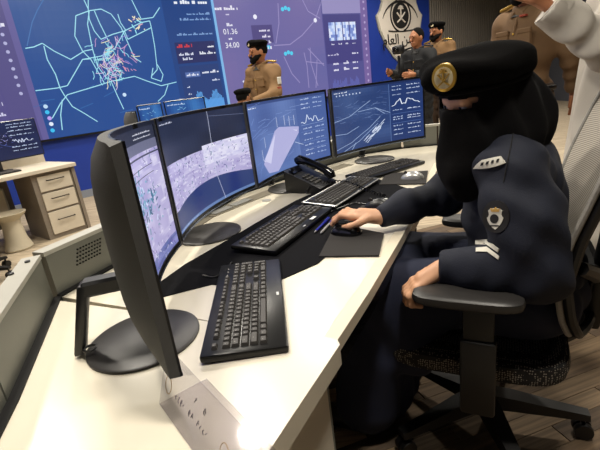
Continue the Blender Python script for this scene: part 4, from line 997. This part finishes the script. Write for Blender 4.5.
# sleeve patch, stripes, shoulder strap: conformed to the jacket surface
def applique(name, poly_, material, parent, lift):
    n = len(poly_); cc = np.mean(np.array(poly_, float), 0); rings = [.35, .7, 1.0]; V = []; N = []; Fc = []
    for r in rings:
        for p in poly_: a_, g_ = march(jk, .035, JWR, *(cc+(np.array(p)-cc)*r)); V.append(a_); N.append(g_)
    a_, g_ = march(jk, .035, JWR, *cc); V.append(a_); N.append(g_); k = len(V)-1
    mn = np.mean(N, 0); mn /= np.linalg.norm(mn); med = np.median(np.array(V), 0)
    V = [Vector(v+mn*lift)-PI_ for v in V]
    for i in range(n): Fc.append((k, i, (i+1) % n))
    for r in range(2):
        for i in range(n): Fc.append((r*n+i, (r+1)*n+i, (r+1)*n+(i+1) % n, r*n+(i+1) % n))
    m = len(V); o = 2*n
    for i in range(n): V.append(V[o+i]-Vector(mn)*(lift+.002))
    for i in range(n): Fc.append((o+i, m+i, m+(i+1) % n, o+(i+1) % n))
    return MB().add(V, Fc).build(name, material, parent)
ell = lambda cx_, cy_, rx, ry, n=20: [(cx_+rx*math.cos(2*math.pi*i/n), cy_+ry*math.sin(2*math.pi*i/n)) for i in range(n)]
ap = applique('sleeve_patch', ell(496.5, 216.5, 13.5, 16.5), 'emblem_black', pr, .0022)
applique('patch_shield', [(496+x*10.5, 217-y*11) for x, y in shield(1)], 'patch_white', ap, .0036)
applique('patch_eye', ell(495.5, 218.5, 4.2, 4.6, 14), 'emblem_black', ap, .005)
applique('patch_crown', [(492.5, 211.5), (500, 211.5), (501, 208), (498.5, 209.5), (496.5, 207), (494, 209.5), (491.5, 208)], 'emblem_gold', ap, .005)
applique('patch_lettering', [(490.5, 225), (500, 225), (500, 226.4), (490.5, 226.4)], 'emblem_black', ap, .005)
for dy in (0, 7.5): applique('chevron', [(476, 240.5+dy), (482, 240+dy), (487, 239.5+dy), (493, 244+dy), (499.5, 249+dy), (498.3, 252.5+dy), (492, 248+dy), (487, 243.8+dy), (482, 244+dy), (476, 244.5+dy)], 'patch_white', pr, .003)
sp_ = applique('shoulder_strap', [(474, 169), (478, 164), (483, 160), (492, 158), (501, 156), (504, 160), (506, 163), (498, 166), (490, 168), (482, 169)], 'patch_white', pr, .005)
for x0 in (482, 487, 492, 497): applique('strap_mark', [(x0, 165.5-(x0-482)*.2), (x0+1, 162.5-(x0-482)*.2), (x0+3.2, 162-(x0-482)*.2), (x0+2.6, 165-(x0-482)*.2)], 'emblem_black', sp_, .0065)
MB().tube([Vector(np.add(*(lambda v: (v[0], v[1]*.001))(march(jk, .035, JWR, 514-(y-130)*.2, y))))-PI_ for y in range(134, 186, 4)], .0014, 5).build('shoulder_seam', 'dark_void', pr)

# ================================================================== STANDING PEOPLE (local: face +X, left is +Y)
def standing(label, loc, yaw, H=1.76, shirt='khaki', trousers='khaki_trouser', skin='skin_tan', armL=None, armR=None, hat=True, beard=True, robe=False, headyaw=0, cell=.010, extras=True, lean=0):
    t = thing('person', label, 'person', (loc[0], loc[1], 0), math.radians(yaw), 'people standing in the room'); k = H/1.78
    P = lambda *a: np.array(a, float)*k
    A = []
    armL = armL or [(.03, .25, 1.17), (.10, .25, .93)]; armR = armR or [(.03, -.25, 1.17), (.10, -.25, .93)]
    LS, RS = P(0, .185, 1.45), P(0, -.185, 1.45); LE, LW, RE, RW = P(*armL[0]), P(*armL[1]), P(*armR[0]), P(*armR[1])
    ca, sa_ = math.cos(math.radians(headyaw)), math.sin(math.radians(headyaw)); HC = P(.035, 0, 1.655)
    def h(x, y, z): return HC+np.array((x*ca-y*sa_, x*sa_+y*ca, z))*k
    R = np.array([[ca, -sa_, 0], [sa_, ca, 0], [0, 0, 1]])
    legs = []
    for s in (1, -1): legs += [('c', P(0, s*.085, .92), P(.015, s*.10, .5), .085*k, .06*k), ('c', P(.015, s*.10, .5), P(-.02, s*.105, .09), .055*k, .04*k)]
    torso = [('e', P(0, 0, .98), (.115*k, .165*k, .13*k)), ('e', P(0, 0, 1.27), (.12*k, .18*k, .22*k)), ('c', P(0, -.13, 1.43), P(0, .13, 1.43), .06*k, .06*k), ('c', P(0, 0, 1.47), P(.02, 0, 1.6), .056*k, .052*k)]
    arms = [('c', LS, LE, .052*k, .042*k), ('c', LE, LW, .042*k, .028*k), ('c', RS, RE, .052*k, .042*k), ('c', RE, RW, .042*k, .028*k)]
    head = [('e', h(-.005, 0, .02), (.098*k, .076*k, .108*k), R), ('c', h(.03, 0, -.06), h(.055, 0, -.078), .05*k, .034*k), ('c', h(.09, 0, .005), h(.112, 0, -.025), .010*k, .015*k), ('c', h(.08, -.035, .025), h(.08, .035, .025), .016*k, .016*k),
            ('e', h(-.005, .08, -.005), (.018*k, .010*k, .03*k), R), ('e', h(-.005, -.08, -.005), (.018*k, .010*k, .03*k), R), ('c', h(.088, -.02, -.058), h(.088, .02, -.058), .008*k, .008*k)]
    hands = []
    for E_, W_, s in ((LE, LW, 1), (RE, RW, -1)):
        d = (W_-E_)/np.linalg.norm(W_-E_); sd_ = np.cross(d, np.array((0, -s*1., 0)) if abs(d[1]) < .8 else np.array((0, 0, 1.))); sd_ /= np.linalg.norm(sd_)+1e-9
        hands.append(('c', W_, W_+d*.07*k, .028*k, .034*k))
        for j, L in ((-.03, .07), (-.01, .085), (.01, .08), (.03, .06)): hands.append(('c', W_+d*.08*k+sd_*j*k, W_+d*(.08+L)*k+sd_*j*1.1*k+np.array((.02, -s*.01, -.005)), .011*k, .009*k))
        hands.append(('c', W_+d*.03*k-sd_*.03*k, W_+d*.09*k-sd_*.06*k, .014*k, .010*k))
    feet = [('c', P(-.04, s*.105, .05), P(.13, s*.115, .04), .045*k, .04*k) for s in (1, -1)]
    b = MB(); sdf_add(b, legs+torso+arms+feet, cell*1.3, .03); sdf_add(b, head+[('c', P(0, 0, 1.5), P(.02, 0, 1.6), .056*k, .052*k)], cell*.62, .02); sdf_add(b, hands, cell*.55, .01); b.build('body', skin, t, 70)
    for s in (1, -1):
        sdf_build('eye', [('e', h(.086, s*.031, .008), (.010, .013, .007), R)], 'eye_dark', t, .004, .005)
        sdf_build('eyebrow', [('c', h(.097, s*.013, .027), h(.085, s*.05, .029), .006, .004)], 'hair', t, .004, .005)
    if beard:
        sdf_build('beard', [('c', h(.05, -.05, -.055), h(.075, 0, -.085), .026*k, .032*k), ('c', h(.05, .05, -.055), h(.075, 0, -.085), .026*k, .032*k), ('c', h(.0, -.074, -.03), h(.05, -.05, -.06), .012*k, .026*k), ('c', h(.0, .074, -.03), h(.05, .05, -.06), .012*k, .026*k), ('c', h(.104, -.025, -.043), h(.104, .025, -.043), .009*k, .009*k)], 'hair', t, .006, .02)
    sdf_build('hair', [('e', h(-.018, 0, .035), (.102*k, .083*k, .103*k), R)], 'hair', t, .008, .02, 0, lambda X, Y, Z: np.maximum((X-h(0, 0, 0)[0])*ca+(Y-h(0, 0, 0)[1])*sa_-.055*k-.6*(Z-h(0, 0, .06)[2])*(not hat), h(0, 0, -.02)[2]-Z))
    if hat:
        bt_ = sdf_build('beret', [('e', h(-.012, .008, .100), (.118*k, .104*k, .036*k), R), ('e', h(.07, 0, .10), (.045*k, .07*k, .036*k), R), ('e', h(-.005, 0, .075), (.108*k, .09*k, .035*k), R)], 'beret_cloth', t, .008, .03, 0, lambda X, Y, Z: h(0, 0, .06)[2]-Z)
        q = h(.108, .02, .09); nrm = np.array((ca, sa_, .15)); nrm /= np.linalg.norm(nrm); xa = np.array((-sa_, ca, 0)); ya = np.cross(nrm, xa)
        MB().lathe([(.022, -.004), (.022, .006), (.018, .008)], 16, Matrix(((xa[0], ya[0], nrm[0], q[0]), (xa[1], ya[1], nrm[1], q[1]), (xa[2], ya[2], nrm[2], q[2]), (0, 0, 0, 1)))).build('beret_badge', 'badge_cream', bt_)
    def cuffs(X, Y, Z):
        d = np.float32(-1)
        for E_, W_ in ((LE, LW), (RE, RW)):
            n = (W_-E_)/np.linalg.norm(W_-E_); a = (X-W_[0])*n[0]+(Y-W_[1])*n[1]+(Z-W_[2])*n[2]
            d = np.maximum(d, np.where(np.sqrt((X-W_[0])**2+(Y-W_[1])**2+(Z-W_[2])**2) < .12, a+.005, -1))
        return d
    wk = wr((14, 12, 30), 1.5, .005)
    if robe:
        rb = [('e', P(0, 0, 1.26), (.17*k, .225*k, .25*k)), ('c', P(0, -.13, 1.43), P(0, .13, 1.43), .085*k, .085*k), ('c', P(0, 0, 1.2), P(.01, 0, .2), .20*k, .27*k), ('c', P(0, 0, 1.48), P(.01, 0, 1.53), .07*k, .062*k)]
        sl = [('c', LS, LE, .095*k, .088*k), ('c', LE, LW, .086*k, .084*k), ('c', RS, RE, .095*k, .088*k), ('c', RE, RW, .086*k, .084*k)]
        sdf_build('robe', rb+sl, shirt, t, cell, .05, 0, lambda X, Y, Z: np.maximum(np.maximum(Z-1.525*k, .06-Z), cuffs(X, Y, Z)), wr((22, 20, 5), 1.6, .009))
        for W_, E_ in ((LW, LE), (RW, RE)):
            n = (W_-E_)/np.linalg.norm(W_-E_); MB().tube([W_-n*.075, W_-n*.002], [.080*k, .080*k], 20, False).build('cuff', shirt, t)
    else:
        st_ = torso[:3]+[('c', P(0, 0, 1.45), P(.005, 0, 1.52), .075*k, .066*k)]+arms
        sdf_build('shirt', st_, shirt, t, cell, .045, .024*k, lambda X, Y, Z: np.maximum(np.maximum(Z-1.525*k, .93*k-Z), cuffs(X, Y, Z)), wk)
        sdf_build('trousers', legs+torso[:1], trousers, t, cell*1.3, .03, .028*k, lambda X, Y, Z: np.maximum(Z-1.02*k, .07-Z), wk)
        if extras:
            def ring(z, rx, ry, r_, nm, m_): MB().tube([(rx*math.cos(a), ry*math.sin(a), z) for a in np.linspace(0, 2*math.pi, 25)], r_, 8, False).build(nm, m_, t)
            ring(.985*k, .147*k, .197*k, .018, 'belt', 'black_plastic')
            for s in (1, -1):
                o = MB().box((0, s*.155*k, 1.558*k), (.06, .11, .018), Matrix.Identity(4), .004); o.v = [(x, y, z-abs(abs(y)-.12)*.28) for x, y, z in o.v]; o.build('epaulette', 'gold' if shirt != 'dark_uniform' else 'emblem_black', t)
                MB().box((.138*k, s*.085*k, 1.33*k), (.02, .10, .10), None, .006).build('pocket', shirt, t)
                MB().box((.142*k, s*.085*k, 1.37*k), (.02, .105, .035), None, .006).build('pocket_flap', shirt, t)
            for s in (1, -1): MB().tube([(-.05*k, s*.045*k, 1.545*k), (0, s*.075*k, 1.54*k), (.05*k, s*.06*k, 1.525*k), (.095*k, s*.03*k, 1.485*k), (.105*k, s*.05*k, 1.46*k)], [.012, .016, .018, .018, .006], 8).build('collar', shirt, t)
            pk = MB().tube([(np.interp(z_, [1.0, 1.1, 1.27, 1.40, 1.46], [.140, .140, .143, .125, .10])*k, 0, z_*k) for z_ in np.linspace(1.0, 1.46, 9)], .011, 6).build('placket', shirt, t)
            for z_ in (1.06, 1.16, 1.26, 1.36): MB().superq((np.interp(z_, [1.0, 1.1, 1.27, 1.40], [.152, .152, .155, .137])*k, 0, z_*k), (.004, .008, .008), 1, 1, 8, 6).build('button', 'gold', pk)
            MB().prism([(-.03, .0), (.04, -.05), (.04, .05)], 0, .01, Matrix.Translation((.085*k, 0, 1.50*k)) @ Matrix.Rotation(math.radians(65), 4, 'Y')).build('undershirt', 'emblem_black', t)
    for s in (1, -1): sdf_build('shoe', [('c', P(-.05, s*.105, .055), P(.15, s*.115, .045), .052*k, .048*k)], 'black_plastic', t, .012, .02, 0, lambda X, Y, Z: .004-Z)
    return t
m1p = standing('officer in tan uniform and black beret standing before the lavender screen', (-.20, 5.2), 228, 1.75, armL=[(.10, .25, 1.18), (.34, .12, 1.12)], armR=[(.06, -.26, 1.17), (.30, -.14, 1.10)], headyaw=-22)
MB().box((.052, .284, 1.30), (.06, .012, .075), Matrix.Identity(4), .004).build('sleeve_patch', 'patch_white', m1p)
MB().box((.085, .300, 1.22), (.06, .02, .03), Matrix.Identity(4), .004).build('sleeve_badge', 'red_cloth', m1p)
standing('bearded officer in tan uniform and beret standing before the slatted wall', (2.33, 6.62), 222, 1.83, armL=[(.08, .26, 1.18), (.30, .10, 1.12)], armR=[(.08, -.26, 1.18), (.30, -.10, 1.12)], headyaw=-12)
m3 = standing('bareheaded person in dark uniform holding up a small camera', (1.86, 6.05), 225, 1.74, shirt='dark_uniform', trousers='dark_uniform', hat=False, beard=False, armL=[(.10, .25, 1.18), (.34, .12, 1.20)], armR=[(.12, -.26, 1.2), (.40, -.20, 1.26)], headyaw=-15)
cm = thing('camera_gimbal', 'small black camera on a grip held up by the person in dark uniform', 'camera', tuple(ony(399, 64, 5.75)), math.radians(225))
MB().tube([(0, 0, -.12), (0, 0, .10)], .016, 10).build('grip', 'black_plastic', cm); MB().superq((0, 0, .17), (.05, .075, .055), .5, .5).build('camera_body', 'black_plastic', cm)
MB().lathe([(.03, .04), (.03, .09), (.024, .1)], 16, Matrix.Translation((0, 0, .17)) @ Matrix.Rotation(math.pi/2, 4, 'Y')).build('lens', 'black_gloss', cm)
o4 = standing('officer in brown uniform standing right behind the seated person, face cut by the frame', (1.76, 3.2), 204, 1.81, shirt='khaki_dark', armL=[(-.12, .25, 1.17), (-.20, .23, .94)], armR=[(.02, -.25, 1.17), (.08, -.24, .95)], headyaw=-5, cell=.009)
MB().box((.10, .05, 1.49), (.05, .05, .015), None, .004).build('collar_tab', 'red_cloth', o4)
th_ = standing('person in a white robe at the right edge raising a forearm', (1.87, 2.40), 180, 1.80, shirt='thobe', robe=True, hat=False, beard=True, armL=[(.27, .22, 1.20), (.53, .15, 1.43)], armR=[(-.06, -.26, 1.17), (-.10, -.25, .95)], cell=.009)
# person whose black headwear shows above the far monitors
standing('person in black headwear partly hidden behind the monitor row', (-.40, 4.3), 55, 1.255, shirt='dark_uniform', trousers='dark_uniform', beard=False, extras=False)

# ================================================================== FAR LEFT WORKSTATION
A0 = np.array([-2.36, 4.61]); e_ = np.array([-.64, -.77]); e_ /= np.linalg.norm(e_); g_ = np.array([e_[1], -e_[0]])  # e_: leftwards along the front, g_: into the desk
if g_[1] < 0: g_ = -g_
TD = Matrix(((e_[0], g_[0], 0, A0[0]), (e_[1], g_[1], 0, A0[1]), (0, 0, 1, 0), (0, 0, 0, 1)))
ld_ = thing('side_desk', 'pale wooden desk on the left with open knee space', 'desk', (A0[0], A0[1], 0)); I2 = Matrix.Translation((-A0[0], -A0[1], 0)) @ TD
MB().box((1.1, .36, .72), (2.3, .80, .04), I2, .004).build('desk_top', 'wood_light', ld_, 0)
MB().box((-.02, .36, .35), (.035, .72, .70), I2).build('end_panel', 'wood_grey', ld_, 0)
MB().box((2.2, .36, .35), (.035, .72, .70), I2).build('end_panel', 'wood_grey', ld_, 0)
MB().box((1.3, .66, .40), (1.75, .02, .55), I2).build('back_panel', 'wood_grey', ld_, 0)
MB().box((1.1, .74, .80), (2.3, .05, .12), I2).build('rear_rail', 'wood_light', ld_, 0)
cb = thing('drawer_unit', 'cream three drawer unit under the end of the pale wooden desk', 'cabinet', (A0[0], A0[1], 0))
MB().box((.20, .27, .345), (.40, .50, .69), I2).build('carcass', 'wood_grey', cb, 0)
for z, hh in ((.585, .17), (.395, .19), (.165, .25)):
    d = MB().box((.185, .012, z), (.33, .018, hh-.012), I2, .003).build('drawer', 'wood_light', cb, 0)
    h_ = MB(); h_.tube([I2 @ Vector((.10, 0, z+.03)), I2 @ Vector((.10, -.025, z+.03)), I2 @ Vector((.27, -.025, z+.03)), I2 @ Vector((.27, 0, z+.03))], .006, 6); h_.build('handle', 'handle', d)
bn_ = thing('waste_bin', 'cream flared pedestal bin standing under the left desk', 'bin', (onz(20, 249, 0)[0], onz(20, 249, 0)[1], 0))
MB().lathe([(.12, 0), (.13, .02), (.10, .12), (.085, .26), (.09, .31), (.15, .36), (.16, .38), (.14, .38), (.08, .33)], 24).build('body', 'bin_cream', bn_)
pcx = thing('wall_box', 'pale flat box fixed in the knee space of the left desk', 'box', (A0[0], A0[1], 0)); MB().box((.62, .58, .43), (.22, .10, .28), I2, .006).build('case', 'ledge', pcx, 0); MB().box((.62, .525, .43), (.18, .012, .24), I2, .003).build('cover', 'wood_light', pcx, 0)
# flat monitor on that desk
def flat_monitor(label, loc, ang, wd, hg, zb, draw, deskz, group):
    t = thing('flat_monitor', label, 'monitor', (loc[0], loc[1], deskz), math.radians(ang), group)
    MB().box((0, .02, zb+hg/2), (wd, .035, hg), None, .005).build('housing', 'bezel', t)
    d = Draw(lambda u, v, h: Vector((-wd/2+.01+u*(wd-.02), .0015-h, zb+.012+v*(hg-.022))), 1, .0004); draw(d); d.build('display_graphics', t)
    MB().box((0, .05, zb*.5+.05), (.05, .025, zb+.1), None, .004).build('stand_neck', 'black_plastic', t); MB().lathe([(.11, 0), (.11, .008), (.02, .012)], 28, Matrix.Translation((0, .04, 0))).build('stand_base', 'black_plastic', t)
    return t
def drawL(d):
    n = vnoise(15); d.mosaic(0, 0, 1, 1, 24, 14, lambda a, b: mixc((12, 20, 52), (26, 40, 86), n(a*5, b*4)), 0)
    for i in range(90):
        x, y = random.gauss(.5, .1), random.gauss(.5, .1); d.line([(x, y), (x+random.uniform(-.03, .03), y+random.uniform(-.04, .04))], .006, random.choice([(150, 150, 230), (190, 190, 240), (110, 120, 210)]), 2)
    for y in (.92, .84, .74, .62, .3, .2): d.words(.68, .96, y, .03, (190, 205, 235), 3)
    d.line([(.7+.012*i, .4+.12*random.random()) for i in range(20)], .008, (210, 220, 245), 3); d.line([(0, .2), (.3, .35), (.5, .5), (.7, .3)], .006, (90, 110, 190), 1)
wa = math.degrees(math.atan2(-e_[1], -e_[0]))
q = A0+e_*.47+g_*.50
flat_monitor('flat monitor with dark navy map display on the left wooden desk', q, wa, .92, .40, .10, drawL, .74, 'flat monitors on other desks')
kbx = thing('flat_keyboard', 'slim dark keyboard on the left wooden desk', 'keyboard', (A0+e_*.62+g_*.24).tolist()+[.741], math.radians(wa)); MB().box((0, 0, .008), (.44, .13, .016), None, .004).build('body', 'kb_body', kbx); MB().box((0, 0, .0175), (.42, .11, .004), None, .001).build('keycaps', 'key', kbx)

# ================================================================== DESK ROW BEYOND WITH TWO BLUE SCREENS
def drawB(d):
    n = vnoise(19); d.mosaic(0, 0, 1, 1, 16, 10, lambda a, b: mixc((24, 62, 130), (60, 120, 186), n(a*4, b*4)), 0)
    for i in range(30): x, y = random.random()*.9, random.random()*.9; d.line([(x, y), (x+.08, y+random.uniform(-.06, .06))], .012, (130, 190, 226), 2)
    d.words(.05, .5, .9, .04, (210, 225, 245), 3)
fdk = thing('far_desk', 'pale desk beyond the curved monitors carrying the blue screens', 'desk', (-.52, 3.62, 0), math.radians(6))
MB().box((0, 0, .71), (1.6, .95, .04), None, .004).build('desk_top', 'wood_light', fdk, 0)
for x in (-.7, .7): MB().box((x, 0, .345), (.04, .8, .69)).build('end_panel', 'wood_grey', fdk, 0)
MB().box((0, .3, .45), (1.36, .02, .45)).build('back_panel', 'wood_grey', fdk, 0)
for lab, (x0, y0), (x1, y1) in (('flat blue screen monitor beyond, nearer the map wall', (136, 106), (161, 102)), ('flat blue screen monitor beyond, in front of the bar chart panel', (163, 102), (204, 96))):
    a, b = ony(x0, y0, 3.72), ony(x1, y1, 3.80); c = (a+b)/2; top = c[2]
    flat_monitor(lab, c[:2], math.degrees(math.atan2(b[1]-a[1], b[0]-a[0])), max(.2, float(np.linalg.norm(b[:2]-a[:2]))), .32, top-.32-.73, drawB, .73, 'flat monitors on other desks')
pp = thing('paper_sheet', 'white paper lying before the officer in tan uniform', 'paper', tuple(ony(222, 101, 4.6)), math.radians(20)); 
# lectern table in front of the officer
lt = thing('counter', 'white counter in front of the officer in tan uniform', 'counter', (-.42, 4.75, 0), math.radians(15))
MB().box((0, 0, 1.03), (.75, .38, .03), None, .004).build('counter_top', 'ledge', lt, 0); MB().box((0, .04, .51), (.68, .28, 1.01), None, .004).build('counter_body', 'wood_light', lt, 0); MB().box((0, -.105, .5), (.6, .012, .8), None, .003).build('front_panel', 'ledge', lt, 0)
MB().box((0, 0, .0), (.21, .30, .004)).build('sheet', 'paper', pp, 0); pp.location = (-.38, 4.72, 1.048)
q = ony(131, 128, 3.35); monitor('curved_monitor', 'curved monitor edge on behind the nearest monitor, beside the blue screens', (q[0], q[1]), 108, (q[0]-.05, q[1]), draw1)
q = onz(4, 276, .03); c3 = copy_tree(chair); c3.location = (q[0]-.27, q[1]+.02, 0); c3.rotation_euler = (0, 0, math.radians(173)); c3['label'] = 'office chair at the left edge with only a caster in view'
